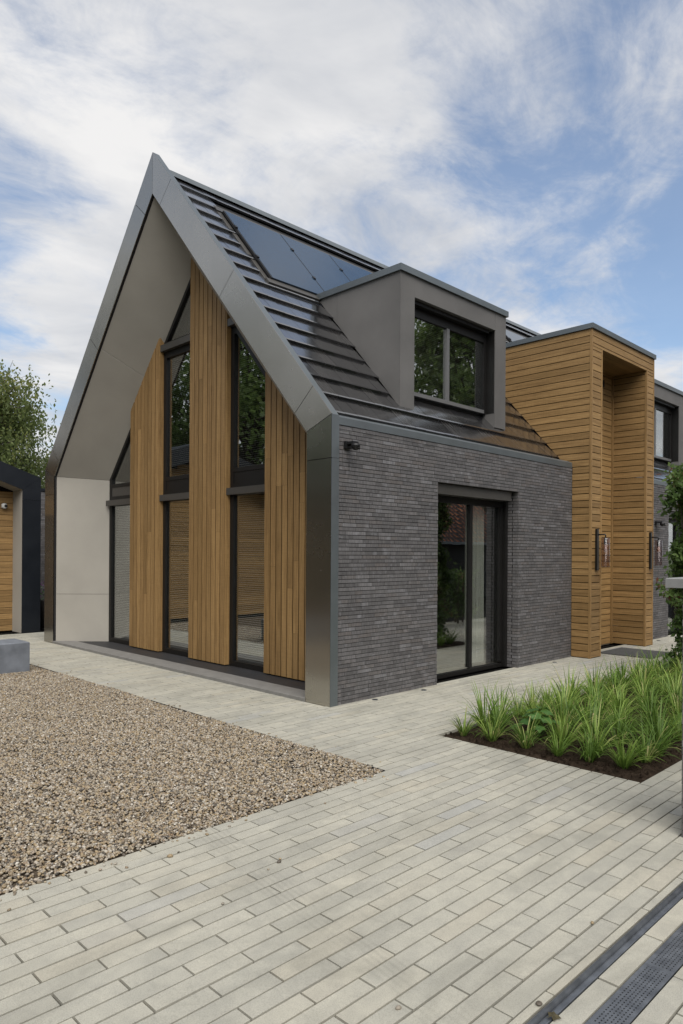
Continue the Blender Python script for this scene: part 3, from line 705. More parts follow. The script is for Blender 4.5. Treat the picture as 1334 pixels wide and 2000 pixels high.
def build_dormer(x0, x1):
    d = empty('dormer', (0, 0, 0), house); yf, yw = .52, .68; zt, zo = 5.25, 4.985; pw = .287; M = MT['dormer']
    yb = (zt-C0)/K
    for xa, xb in ((x0, x0+.03), (x1-.03, x1)):          # cheeks, in two panels
        ys = 1.675; g = .002
        hp(MB().prism_x([(yf+.0, roof_z(yf)-.03), (ys-g, roof_z(ys)-.03), (ys-g, zt), (yf+.0, zt)], xa, xb), 'cheek_panel', M, d)
        hp(MB().prism_x([(ys+g, roof_z(ys)-.03), (yb, zt-.03), (yb, zt), (ys+g, zt)], xa, xb), 'cheek_panel', M, d)
    zb = roof_z(yf)-.005
    for xa, xb in ((x0-.0, x0+pw), (x1-pw, x1+.0)):      # front posts, a little proud of the cheeks
        hp(MB().hexa([(xa-.002, yf-.004, zb-.02), (xb, yf-.004, zb-.02), (xb, yw+.05, roof_z(yw)-.02), (xa+.032 if xa == x0 else xa, yw+.05, roof_z(yw)-.02), (xa-.002, yf-.004, zt), (xb, yf-.004, zt), (xb, yw+.05, zt), (xa+.032 if xa == x0 else xa, yw+.05, zt)]) if xa == x0 else MB().box(xa, xb-.032, yf-.004, yw+.05, zb+.0, zt), 'front_post', M, d)
    hp(MB().box(x1-.031, x1+.002, yf-.004, yf+.001, zb, zt), 'front_post_edge', M, d)
    hp(MB().box(x0+pw+.002, x1-pw-.002, yf-.003, yw+.05, zo, zt), 'header_panel', M, d)
    hp(MB().hexa([(x0-.03, yf-.035, zt+.001), (x1+.03, yf-.035, zt+.001), (x1+.03, yb+.12, zt+.001), (x0-.03, yb+.12, zt+.001), (x0-.03, yf-.035, zt+.085), (x1+.03, yf-.035, zt+.085), (x1+.03, yb+.1, zt+.085), (x0-.03, yb+.1, zt+.085)]), 'roof_edge_cap', MT['cap'], d)
    win = empty('dormer_window', (0, 0, 0), d)
    a, b = x0+pw+.001, x1-pw-.001; zl = roof_z(yw)+.03
    def bar(xa, xb, za, zb_, y0=yw-.01, y1=yw+.05, mat='frame', nm='frame'): hp(MB().box(xa, xb, y0, y1, za, zb_), nm, MT[mat], d)
    bar(a, a+.05, zl, zo); bar(b-.07, b, zl, zo); bar(a+.05, b-.07, zo-.17, zo); bar(a+.05, b-.07, zl, zl+.05, mat='mull', y0=yw-.02)
    mid = (a+b)/2-.02
    bar(mid-.03, mid+.03, zl+.05, zo-.17, mat='mull', y0=yw-.018)
    bar(a, a+.002, zl, zo, y0=yw-.14, y1=yw-.01)
    bar(a+.05, b-.07, zo-.05, zo-.003, y0=yw-.10, y1=yw-.011, mat='frame', nm='screen_box')
    bar(b-.004, b-.001, zl, zo-.001, y0=yw-.15, y1=yw-.011, nm='screen_guide')
    scene.collection.objects.unlink(win); bpy.data.objects.remove(win)
    for p, q in ((a+.05, mid-.03), (mid+.03, b-.07)):
        hp(MB().box(p, q, yw+.012, yw+.018, zl+.05, zo-.17), 'pane', MT['glass'], d)
        bl = MB(); n = int((zo-.17-zl-.05)/.026)
        for k in range(n):
            z = zl+.06+k*.026; bl.hexa([(p+.01, yw+.055, z), (q-.01, yw+.055, z), (q-.01, yw+.075, z+.008), (p+.01, yw+.075, z+.008), (p+.01, yw+.055, z+.0012), (q-.01, yw+.055, z+.0012), (q-.01, yw+.075, z+.0092), (p+.01, yw+.075, z+.0092)])
        hp(bl, 'blind', MT['blind'], d, kind='stuff')
    hp(MB().box(x0+.03, x1-.03, 1.30, 1.33, zl, zt), 'inner_wall', MT['room'], d)
for q in DORM: build_dormer(*q)

PX0, PX1, PYF, PZT = 5.335, 7.80, -.315, 5.165
def build_portal():
    p = empty('entrance_portal', (0, 0, 0), house); bp_ = .1075; n = 48; ox0, ox1, oz = 5.70, 7.47, 4.90; g = .0045
    def back(z): return .0 if z < 3.12 else (z-C0)/K+.015
    core = MB(); yi = .32
    core.box(PX0+.018, ox0-.016, PYF+.018, .012, 0, 3.0); core.box(PX0+.018, ox0-.016, PYF+.018, yi, 3.13, PZT-.01)
    core.box(ox1+.016, PX1-.018, PYF+.018, .012, 0, 3.0); core.box(ox1+.016, PX1-.018, PYF+.018, yi, 3.13, PZT-.01)
    core.box(ox0-.02, ox1+.02, PYF+.0185, yi, oz+.016, PZT-.0105)
    core.prism_x([(yi+.001, 3.3), (2.05, PZT-.012), (yi+.001, PZT-.012)], PX0+.0185, PX1-.0185)
    core.box(PX0+.019, ox0-.017, .05, yi-.001, 3.0, 3.13); core.box(ox1+.017, PX1-.019, .05, yi-.001, 3.0, 3.13)
    hp(core, 'portal_core', MT['groove_shade'], p)
    for i in range(n):
        z0 = .012+i*bp_; z1 = z0+bp_-.0115
        if z0 > PZT-.02: break
        z1 = min(z1, PZT)
        y0 = PYF+.034
        # left flank
        q = [(y0, z0), (back(z0)-(.0 if z0 < 3.1 else .0), z0), (back(z1), z1), (y0, z1)]
        if z0 < 3.0 < z1 or 3.0 <= z0 < 3.12: q = [(y0, z0), (-.006, z0), (-.006, z1), (y0, z1)] if z1 < 3.02 else [(y0, z0), (-.006, z0), (.16, z1), (y0, z1)]
        elif z0 < 3.0: q = [(y0, z0), (-.001, z0), (-.001, z1), (y0, z1)]
        hp(MB().prism_x(q, PX0+random.uniform(-.001, .001), PX0+.017), 'board', MT['wood_y'], p)
        # front of the two legs, the niche and the header
        if z0 < oz-.01:
            zc = min(z1, oz-.001)
            hp(MB().box(PX0+.034, ox0-.030, PYF+random.uniform(-.001, .001), PYF+.017, z0, zc), 'board', MT['wood_x'], p)
            hp(MB().box(ox1+.030, PX1-.034, PYF+random.uniform(-.001, .001), PYF+.017, z0, zc), 'board', MT['wood_x'], p)
            hp(MB().box(ox1, ox1+.015, PYF+.034, .275, z0, zc), 'board', MT['wood_y'], p)
            hp(MB().box(6.90, ox1-.002, .300, .316, z0, zc), 'board', MT['wood_x'], p)
        if z1 > oz+.045:
            hp(MB().box(PX0+.034, PX1-.034, PYF+random.uniform(-.001, .001), PYF+.017, max(z0, oz+.036), z1), 'board', MT['wood_x'], p)
    for i in range(14):                                     # ceiling boards of the niche
        hp(MB().box(ox0, ox1, PYF+.04+i*.044, PYF+.08+i*.044, oz+.001, oz+.014), 'ceiling_board', MT['wood_x'], p)
    tr = lambda a, b, c, d, e, f_: hp(MB().box(a, b, c, d, e, f_), 'corner_trim', MT['wood_z'], p)
    tr(PX0-.004, PX0+.031, PYF-.004, PYF+.031, .004, PZT); tr(PX1-.031, PX1+.004, PYF-.004, PYF+.031, .004, PZT)
    tr(ox0-.028, ox0+.004, PYF-.005, PYF+.030, .004, oz); tr(ox1-.004, ox1+.028, PYF-.005, PYF+.030, .004, oz)
    tr(ox1-.045, ox1-.001, .276, .299, .004, oz)
    hp(MB().box(PX0+.032, PX1-.032, PYF-.0055, PYF+.032, oz+.0005, oz+.030), 'header_trim', MT['wood_x'], p)
    hp(MB().box(ox0-.014, ox0, PYF+.034, yi, .01, oz-.001), 'inner_panel', MT['wood_y'], p)
    hp(MB().box(PX1-.017, PX1, PYF+.034, -.002, .01, 2.99), 'flank_panel', MT['wood_y'], p); hp(MB().prism_x([(PYF+.034, 3.0), (.16, 3.14), (1.94, PZT), (PYF+.034, PZT)], PX1-.017, PX1), 'flank_panel', MT['wood_y'], p)
    hp(MB().box(PX0-.028, PX1+.028, PYF-.028, 2.06, PZT+.001, PZT+.078), 'roof_edge_cap', MT['cap'], p)
    # entrance door at the back of the niche
    hp(MB().box(ox0+.002, 6.90, .330, .38, .0, 2.6), 'entrance_door', MT['cap_dark'], p); hp(MB().box(ox0+.002, 6.90, .325, .38, 2.603, 4.72), 'glazed_panel', MT['frame'], p)
    hp(MB().box(ox0+.002, 7.0, .24, .299, 4.62, 4.74), 'dark_lintel', MT['frame'], p)
build_portal()

def build_sliding(x0, x1, zt, curtain):
    d = empty('sliding_door', (0, 0, 0), house); yf = .225; F = MT['frame']
    def bar(a, b, c, e, y0=yf, y1=yf+.07, mat=F, nm='frame'): return hp(MB().box(a, b, y0, y1, c, e), nm, mat, d)
    bar(x0, x1, .0, .055); bar(x0, x1, 2.30, zt); bar(x1-.12, x1-.001, .075, 2.30); bar(x0+.001, x0+.06, .075, 2.30)
    bar(x1-.06, x1-.002, .0, 2.40, yf-.05, yf-.001, nm='screen_guide'); bar(x0+.002, x0+.05, .0, 2.40, yf-.05, yf-.001, nm='screen_guide')
    mid = x0+.64*(x1-x0)-.17
    bar(mid-.03, mid+.03, .075, 2.30, yf-.004, yf+.05, nm='mullion')
    bar(x0+.003, x1-.10, 2.385, 2.512, .06, yf-.002, MT['box'], 'screen_box')
    bar(x0+.004, x1-.005, 2.512, 2.5195, .062, yf-.003, MT['gap'], 'gap')
    for a, b, yy in ((x0+.06, mid-.03, yf+.03), (mid+.03, x1-.12, yf+.045)): hp(MB().box(a, b, yy, yy+.006, .055, 2.30), 'pane', MT['glass'], d)
    if curtain:
        def sheet(xa, xb, nm, waves):
            m = MB(); n = 90; v = []; f = []
            for i in range(n+1):
                s = i/n; x = xa+(xb-xa)*s; y = yf+.12+.03*math.sin(s*waves*6.28)+.012*math.sin(s*waves*15+1)
                v += [(x, y, .10), (x+.01*math.sin(s*31), y*1.0+.01*math.sin(s*9), 2.42)]
            for i in range(n): f.append((2*i, 2*i+2, 2*i+3, 2*i+1))
            m.add(v, f); o = m.obj(nm, MT['curtain'], d); o.data.shade_smooth()
        sheet(mid+.05, x1-.38, 'curtain', 7)
build_sliding(*OPEN[0], True); build_sliding(*OPEN[1], False)

def build_shell():
    hp(MB().box(.12, LEN, W-.30, W-.003, 0, 3.0), 'rear_wall', MT['mortar'])
    hp(MB().prism_x([(.0, 0), (W, 0), (W, 3.0), (MID, roof_z(MID)-.3), (.0, 3.0)], LEN+.001, LEN+.2), 'end_wall', MT['mortar'])
    hp(MB().box(XB+.08, LEN-.01, .31, W-.31, -.008, .02), 'room_floor', MT['floor'])
    hp(MB().box(XB+.13, LEN-.01, .31, W-.31, 2.62, 2.80), 'upper_floor', MT['room'])
    hp(MB().box(5.0, 5.1, .31, W-.31, .02, 2.62), 'partition', MT['room']); hp(MB().box(.9, 5.0, 3.4, 3.5, .02, 2.62), 'partition', MT['room'])
    hp(MB().box(4.6, 4.7, 1.4, W-1.4, 2.80, 5.0), 'partition', MT['room'])
build_shell()

# ------------------------------------------------------------------ garage on the left
def build_garage():
    x1, x0, yf = .53, -6.6, 8.97; t = .36; sl = .349; mid = (x0+x1)/2
    g = empty('garage', (mid, yf, 0), None, 'low gabled garage with dark metal frame and timber boarding left of the house', 'garage'); ox, oy = mid, yf
    def G(mb, name, mat, **k):
        mb.v = [(a-ox, b-oy, c) for a, b, c in mb.v]; return fixn(mb.obj(name, MT[mat], g, **k))
    zk, za = H, H+sl*(x1-mid); c = math.sqrt(1+sl*sl); zi = H-t*(c-sl); zai = zi+sl*(x1-t-mid); zj = 2.645; q = .002
    for s in (1, -1):
        X = (lambda x: x) if s == 1 else (lambda x: 2*mid-x)
        for poly in ([(X(x1), 0), (X(x1-t), 0), (X(x1-t), zj-q), (X(x1), zj-q)], [(X(x1), zj+q), (X(x1-t), zj+q), (X(x1-t), zi-q), (X(x1), zk-q)],
                     [(X(x1), zk+q), (X(x1-t), zi+q), (X(x1-1.2), zi+sl*(1.2-t)), (X(x1-1.2), zk+sl*1.2)], [(X(x1-1.205), zk+sl*1.205), (X(x1-1.205), zi+sl*(1.205-t)), (X(mid), zai), (X(mid), za)]):
            G(MB().prism_y(poly, yf, yf+.05), 'metal_panel', 'cap_dark')
        yb = yf+.52
        G(MB().prism_y([(X(x1-t-.001), 0), (X(x1-t-.001), zi), (X(x1-t+.03), zi), (X(x1-t+.03), 0)], yf+.02, yb), 'reveal_panel', 'soffit')
        G(MB().prism_y([(X(x1-t-.001), zi+.001), (X(mid), zai), (X(mid), zai+.03), (X(x1-t+.03), zi+.03)], yf+.02, yb), 'reveal_panel', 'soffit')
        G(MB().prism_y([(X(x1), 0), (X(x1), zk), (X(x1-.2), zk), (X(x1-.2), 0)], yf+.051, yf+6), 'side_wall', 'cap_dark')
        G(MB().prism_y([(X(x1), zk+.001), (X(mid), za), (X(mid), za-.2), (X(x1), zk-.15)], yf+.0515, yf+6), 'roof_slab', 'cap_dark')
    G(MB().prism_y([(x0+t, 0), (x1-t, 0), (x1-t, zi+.02), (mid, zai+.02), (x0+t, zi+.02)], yf+.52, yf+.60), 'backing', 'groove_shade')
    # timber boards with a door opening
    d0, d1, dz = -1.55, -.30, 2.36; p = .117
    for i in range(36):
        z0 = .02+i*p; zb = z0+p-.007
        half = (zai-zb)/sl if zb > zi else mid*0+(x1-t-mid)
        if half < .15: break
        a, b = mid-half, mid+half
        segs = [(a, b)] if z0 > dz else [(a, min(d0-.06, b)), (max(d1+.075, a), b)]
        for s0, s1 in segs:
            if s1-s0 > .05: G(MB().box(s0+.002, s1-.002, yf+.500+random.uniform(-.001, .001), yf+.519, z0, zb), 'board', 'wood_x')
    G(MB().box(d0, d1, yf+.50, yf+.518, .0, dz), 'door', 'frame'); G(MB().box(d1, d1+.07, yf+.47, yf+.5185, .0, dz-.0), 'door_trim', 'wood_z'); G(MB().box(d0-.06, d1+.075, yf+.45, yf+.5185, dz+.001, dz+.03), 'door_head', 'frame')
build_garage()
def build_garage_light():
    l = empty('wall_light', (-.02, 9.458, 2.53), None, 'small round white floodlight on the garage boarding', 'wall light')
    m = MB().lathe([(0, 0), (.04, 0), (.055, .02), (.055, .06), (.045, .075), (0, .075)], (0, 0, 0), 20); m.v = [(x, -z, y) for x, y, z in m.v]; fixn(m.obj('housing', MT['white'], l, smooth=True))
    m = MB().lathe([(0, 0), (.03, 0), (.03, .01), (0, .012)], (0, 0, 0), 16); m.v = [(x+.02, -z-.0752, y) for x, y, z in m.v]; fixn(m.obj('sensor', MT['black'], l))
    m = MB().box(-.04, .04, .0, .012, -.04, .04); m.obj('back_plate', MT['white'], l)
build_garage_light()
def build_back_wall():
    w = empty('garden_wall', (1.6, 11.5, 0), None, 'dark brick wall in the gap between garage and house', 'wall')
    MB().box(-1.05, 3.0, .011, .3, 0, 3.05).obj('wall_core', MT['mortar'], w)
    J = MB()
    for c in range(70):
        x = -1.05-random.choice((0, .05, .1, .15))
        while x < 2.0:
            a, b = max(x, -1.05), min(x+BL-.004, 2.0); x += BL
            if b-a > .02: J.box(a, b, random.uniform(.002, .007), .1, c*CH, (c+1)*CH-.0035)
    J.obj('brickwork', MT['brickj'], w, kind='stuff'); MB().box(-1.07, 3.02, -.02, .32, 3.051, 3.12).obj('coping', MT['cap_dark'], w)
    p = empty('flower_pot', (.88, 9.62, 0), None, 'tall dark pot of purple flowers in the gap beside the garage', 'flower pot')
    fixn(MB().lathe([(0, 0), (.11, 0), (.15, .58), (.16, .60), (.14, .60), (.13, .54), (0, .54)], (0, 0, 0), 20).obj('pot', MT['pot'], p, smooth=True))
    n = 260; c = np.stack([rng.normal(0, .10, n), rng.normal(0, .10, n), rng.uniform(.55, .95, n)], 1); V = leaf_quads(c, .03, n); me = quads_mesh('leaves', V, rng.random(n), MT['weed']); link(bpy.data.objects.new('leaves', me), p)
    n = 120; c = np.stack([rng.normal(0, .10, n), rng.normal(0, .10, n), rng.uniform(.70, 1.02, n)], 1); V = leaf_quads(c, .022, n); me = quads_mesh('blossoms', V, rng.random(n), MT['flower']); link(bpy.data.objects.new('blossoms', me), p)
def leaf_quads(c, size, n, down=0.0):
    """n kite-shaped leaves at the points c with random directions (down pulls the tips downwards)"""
    d = rng.normal(size=(n, 3)); d[:, 2] -= down; d /= np.linalg.norm(d, axis=1)[:, None]
    e = rng.normal(size=(n, 3)); e -= d*(e*d).sum(1)[:, None]; e /= np.linalg.norm(e, axis=1)[:, None]
    s = (size*rng.uniform(.6, 1.3, n))[:, None]
    return np.stack([c, c+d*s*.55+e*s*.36, c+d*s*1.25, c+d*s*.55-e*s*.36], 1)
build_back_wall()

# ------------------------------------------------------------------ stone bench, gate pillar, gate track, drain grates
def build_bench():
    m = MB(); b = .008; o = bpy.data.objects.new('stone_bench', None)
    m.bevbox(-3.9, -1.43, 4.37, 4.90, .0, .40, .010); ob = m.obj('stone_bench', MT['stone']); tag(ob, 'blue-grey solid stone bench block lying on the gravel', 'bench')
build_bench()
def build_pillar():
    w = empty('gate_pillar', (-.877, -3.838, 0), None, 'dark brick gate pillar with light stone cap at the right edge', 'pillar')
    MB().box(.009, .421, -.421, -.009, 0, 1.44).obj('pillar_core', MT['mortar'], w)
    for c in range(33):
        z0, z1 = c*CH, (c+1)*CH-.004; s = .2135 if c % 2 else .105
        e = lambda: random.uniform(.0, .003)
        bricks = []
        xs = [0, s, .43] if c % 2 else [0, .105, .3185, .43]
        for a, b in zip(xs[:-1], xs[1:]):
            bricks.append((a+e(), b-.004, -.095, -e(), 1)); bricks.append((a, b-.004, -.43+e(), -.34, 1))
        ys = [.1, .2135, .335] if c % 2 else [.1, .335]
        for a, b in zip(ys[:-1], ys[1:]): bricks.append((e(), .09, -b+.004, -a, 1)); bricks.append((.34, .43-e(), -b+.004, -a, 1))
        for x0, x1, y0, y1, _ in bricks: MB().box(x0, x1, y0, y1, z0, z1).obj('brick', MT['brick'], w)
    MB().bevbox(-.07, .50, -.50, .07, 1.442, 1.497, .004).obj('cap_stone', MT['capstone'], w)
build_pillar()
def build_track():
    o = empty('gate_track', (-4, -4.076, 0), None, 'galvanised steel gate rail set into the paving', 'gate rail')
    m = MB(); m.box(-3, 3.0, -.027, .027, -.012, -.004); m.obj('base_strip', MT['galv'], o)
    m = MB(); m.tube([(-3, .010, .000), (3.0, .010, .000)], .0125, 10); fixn(m.obj('rail', MT['galv'], o, smooth=True))
    m = MB(); m.box(-3, 3, -.0275, -.0225, -.012, .0005); m.obj('side_flange', MT['galv'], o)
build_track()
def build_grates():
    y0, y1 = -4.302, -4.193; L_ = .50; pitch = .0172
    me = MB(); n = int(L_/pitch); rows_ = 6; wr = (y1-y0)
    me.box(0, .012, y0, y1, -.006, -.001, .5); me.box(L_-.012, L_-.001, y0, y1, -.006, -.001, .5)
    ys = np.linspace(y0+.012, y1-.012, rows_+1); hole = .0085
    me.box(.012, L_-.012, y0, ys[0]+.0040, -.006, -.0011, .5); me.box(.012, L_-.012, ys[-1]-.0040, y1, -.006, -.0011, .5)
    for k in range(1, rows_): me.box(.012, L_-.012, ys[k]-.0044, ys[k]+.0044, -.006, -.0012, .5)
    x = .012; cw = .0085
    while x < L_-.02:
        me.box(x, x+cw, y0+.002, y1-.002, -.0062, -.0013, .5); x += pitch
    gm = me.mesh('grate', MT['galv'])
    labs = ['perforated drain grate in the lower right corner, nearest the bottom edge', 'second perforated drain grate up from the bottom edge', 'third perforated drain grate, running out of frame at right', 'drain grate beside the gate pillar, out to the right']
    start = [-2.79, -2.29, -1.79, -1.29]
    for lab, x in zip(labs, start):
        e = empty('drain_grate', (x, 0, 0), None, lab, 'drain grate', 'drain grates in a row')
        o = bpy.data.objects.new('grate', gm); link(o, e)
        MB().box(0, L_, y0, y1, -.05, -.045).obj('channel', MT['black'], e)
    e = empty('drain_grate', (-3.29, 0, 0), None, 'drain grate below the bottom edge of the picture', 'drain grate', 'drain grates in a row'); link(bpy.data.objects.new('grate', gm), e); MB().box(0, L_, y0, y1, -.05, -.045).obj('channel', MT['black'], e)
build_grates()

# ------------------------------------------------------------------ lamps, cameras, mat, ground spots
def build_lamp(x, label):
    l = empty('wall_lamp', (x, PYF-.006, 1.38), None, label, 'wall lamp', 'wall lamps on the portal')
    MB().box(-.035, .035, -.028, 0, 0, .655).obj('back_plate', MT['frame'], l); MB().box(-.022, .022, -.0305, -.0285, .012, .643).obj('front_strip', MT['box'], l)
    fixn(MB().tube([(0, -.028, .565), (0, -.142, .565), (0, -.15, .557), (0, -.15, .50)], .0105, 10).obj('arm', MT['black'], l, smooth=True))
    g = MB().lathe([(.0, .515), (.058, .515), (.064, .508), (.065, .065), (.063, .06), (.0615, .065), (.0605, .505), (.0, .510)], (0, -.15, 0), 24); fixn(g.obj('glass_shade', MT['smoke'], l, smooth=True))
    fixn(MB().lathe([(0, .505), (.024, .505), (.024, .41), (0, .41)], (0, -.15, 0), 14).obj('socket', MT['black'], l))
    fixn(MB().lathe([(.012, .41), (.016, .385), (.027, .355), (.031, .335), (.026, .312), (.012, .298), (0, .295)], (0, -.15, 0), 14).obj('bulb', MT['bulb'], l, smooth=True))
build_lamp(5.515, 'black wall lamp with smoked glass on the left leg of the portal'); build_lamp(7.645, 'black wall lamp with smoked glass on the right leg of the portal')
def build_cam(x, z, label):
    l = empty('security_camera', (x, .0, z), None, label, 'camera')
    MB().box(-.05, .05, -.035, .003, -.04, .035).obj('wall_box', MT['black'], l); MB().bevbox(-.035, .045, -.13, -.0355, .0, .03, .006).obj('arm', MT['black'], l)
    fixn(MB().lathe([(0, .0), (.05, -.001), (.05, -.02), (.043, -.045), (.025, -.062), (0, -.068)], (.01, -.12, 0), 16).obj('dome', MT['black'], l, smooth=True))
    fixn(MB().tube([(.01, -.14, -.04), (.01, -.175, -.055)], .012, 10).obj('lens', MT['frame'], l))
build_cam(.235, 2.795, 'small black security camera on the dark brick under the gutter'); build_cam(8.75, 2.25, 'small black camera on the brick wall right of the portal')
for i, (x, y, lab) in enumerate(((.63, -.07, 'small flush ground spotlight nearest the metal corner post'), (1.46, -.10, 'small flush ground spotlight left of the sliding door'), (4.60, -.11, 'small flush ground spotlight left of the timber portal'), (8.55, -.14, 'small flush ground spotlight right of the timber portal'))):
    e = empty('ground_spotlight', (x, y, 0), None, lab, 'ground light', 'ground spotlights along the wall')
    fixn(MB().lathe([(0, .0), (.034, .0), (.034, .006), (.026, .0075)], (0, 0, 0), 18).obj('ring', MT['galv'], e)); fixn(MB().lathe([(.0259, .0072), (.012, .0078), (0, .0079)], (0, 0, 0), 18).obj('lens', MT['black'], e))
e = MB().bevbox(-.46, .46, -.44, .44, .003, .016, .004, .5).obj('doormat', MT['mat']); e.location = (6.50, -.55, 0); tag(e, 'large dark grey doormat in front of the entrance portal', 'doormat')
def litter():
    pts = [((545, 1685), .011, 'reddish pebble astray on the paving, left of two'), ((547, 1679), .008, 'smaller pebble astray on the paving behind the reddish one'), ((332, 1674), .013, 'dark grey pebble astray on the paving near the gravel'), ((524, 1699), .008, 'pale pebble astray on the paving before the reddish one'), ((435, 1767), .009, 'small black pebble on the paving in the foreground'), ((1157, 1804), .008, 'tan pebble on the paving beside the gate rail'), ((1053, 1964), .013, 'cream pebble beside the near end of the gate rail'), ((778, 1971), .010, 'dark crumb on the paving at the bottom edge'), ((1055, 1670), .006, 'tiny dark crumb on the bluish paver')]
    for i, ((u, v), s, lab) in enumerate(pts):
        r = _er*(u-667)+_eu*(-(v-HZ))+_fw*FPX; t = -CAM_POS[2]/r.z; x, y = CAM_POS[0]+t*r.x, CAM_POS[1]+t*r.y
        o = bpy.data.objects.new('pebble', PEB[i % 5]); link(o); o.location = (x, y, s*.55); o.scale = (s, s, s); o.rotation_euler = (0, 0, i*1.3); tag(o, lab, 'pebble', 'stray pebbles on the paving')
    r = _er*(1081-667)+_eu*(-(1988-HZ))+_fw*FPX; t = -CAM_POS[2]/r.z; x, y = CAM_POS[0]+t*r.x, CAM_POS[1]+t*r.y
    m = MB(); v = [(0, 0, .012)]; 
    for k in range(14):
        a = 6.283*k/14; rr = .020*(1+.4*math.sin(k*2.4)); v.append((rr*math.cos(a), rr*math.sin(a), .004+.010*((k*7) % 5)/5))
    m.add(v, [(0, k+1, (k+1) % 14+1) for k in range(14)]); o = m.obj('dead_leaf', MT['dead']); o.location = (x, y, 0); md = o.modifiers.new('thick', 'SOLIDIFY'); md.thickness = .0015; tag(o, 'curled brown dead leaf beside the gate rail at the bottom edge', 'leaf')
litter()

# ------------------------------------------------------------------ planting
def sedge_mesh(k):
    V = []; F = []; rv = []
    rs = random.Random(k*13+5); nb = 78
    for b in range(nb):
        a = rs.uniform(0, 6.283); r0 = .042*math.sqrt(rs.random()); ln = rs.uniform(.22, .48)*(.55 if rs.random() < .2 else 1); lean = .15+1.35*rs.random()**.8; w = rs.uniform(.0036, .0068)
        bx, by = r0*math.cos(a), r0*math.sin(a); dx, dy = math.cos(a), math.sin(a); sx, sy = -dy, dx; n = 5; base = len(V); c = rs.random()
        for i in range(n+1):
            t = i/n; ang = lean*(.42+.80*t*t); h = 0; 
            if i == 0: px, pz = 0.0, 0.0
            else:
                st = ln/n; px += st*math.sin(min(ang*1.15, 2.0)); pz += st*math.cos(min(ang*1.15, 2.0))
            ww = w*(1-.9*t**1.6)*(.8+.6*min(1, t*3))
            V += [(bx+dx*px+sx*ww, by+dy*px+sy*ww, pz), (bx+dx*px-sx*ww, by+dy*px-sy*ww, pz-ww*.3)]; rv += [c*.5+.4*t*.5]*2
        F += [(base+2*i, base+2*i+1, base+2*i+3, base+2*i+2) for i in range(n)]
    me = bpy.data.meshes.new('sedge_clump'); me.from_pydata(V, [], F); me.update(); at = me.attributes.new('rnd', 'FLOAT', 'POINT'); at.data.foreach_set('value', np.array(rv, dtype=np.float32)); me.materials.append(MT['sedge']); me.shade_smooth(); return me
ORD = ['first', 'second', 'third', 'fourth', 'fifth', 'sixth', 'seventh', 'eighth', 'ninth', 'tenth', 'eleventh', 'twelfth', 'thirteenth', 'fourteenth', 'fifteenth', 'sixteenth']
def build_sedge():
    ms = [sedge_mesh(k) for k in range(8)]
    spots = []
    front = [(.06, -1.66, .62, 'small sparse sedge clump at the left corner of the bed'), (.10, -1.93, .80, 'bright spreading sedge clump, second along the front edge of the bed'), (.12, -2.25, .84, 'upright sedge clump, third along the front edge of the bed'), (.10, -2.55, .66, 'low yellow-green sedge clump, fourth along the front edge of the bed'), (.13, -2.80, .80, 'tall sedge clump, fifth along the front edge of the bed'), (.16, -3.06, .86, 'bright sedge clump nearest the right front corner of the bed'), (.42, -3.12, .92, 'dense sedge clump at the right edge of the bed, behind the corner clump')]
    for s in front: spots.append(s)
    for i in range(1, 17):
        for j in range(6):
            x = .10+i*.31+random.uniform(-.05, .05); y = -1.66-j*.29+random.uniform(-.05, .05)+(.1 if i % 2 else 0)
            if y > -1.60: y = -1.62
            if i == 1 and j == 5: continue
            c = project((x, y, .2))
            if c is None or c[0] > 1500: continue
            if i == 1 and j == 2: continue
            lab = ORD[i-1]+' sedge clump from the left corner along the path edge of the bed' if j == 0 else 'sedge clump in the '+ORD[j]+' row from the path, '+ORD[i-1]+' from the front edge'
            spots.append((x, y, random.uniform(.76, 1.06), lab))
    for n, (x, y, s, lab) in enumerate(spots):
        o = bpy.data.objects.new('sedge_clump', ms[n % 8]); link(o); o.location = (x, y, .006); o.scale = (s, s, s*random.uniform(.92, 1.08)); o.rotation_euler = (0, 0, random.uniform(0, 6.28)); tag(o, lab, 'grass plant', 'sedge clumps in the planting bed')
    e = empty('broadleaf_plant', (.46, -2.18, .01), None, 'low plant with broad lobed leaves among the sedges', 'plant'); m = MB(); st = MB()
    for k in range(15):
        a = k*2.4; r_ = .05+.010*k; h = .26-.011*k; tip = Vector((r_*math.cos(a), r_*math.sin(a), h)); st.tube([(0, 0, 0), (tip.x*.6, tip.y*.6, h*.75), tuple(tip)], .002, 4)
        v = [tuple(tip)]; s = .055
        for q in range(11):
            b = 6.283*q/11; rr = s*(1+.25*math.cos(5*b)); v.append((tip.x+rr*math.cos(b+a), tip.y+rr*math.sin(b+a), tip.z-.018*math.cos(b)+random.uniform(-.01, .01)))
        m.add(v, [(0, q+1, (q+1) % 11+1) for q in range(11)])
    m.obj('leaves', MT['weed'], e); st.obj('stems', MT['weed'], e)
build_sedge()

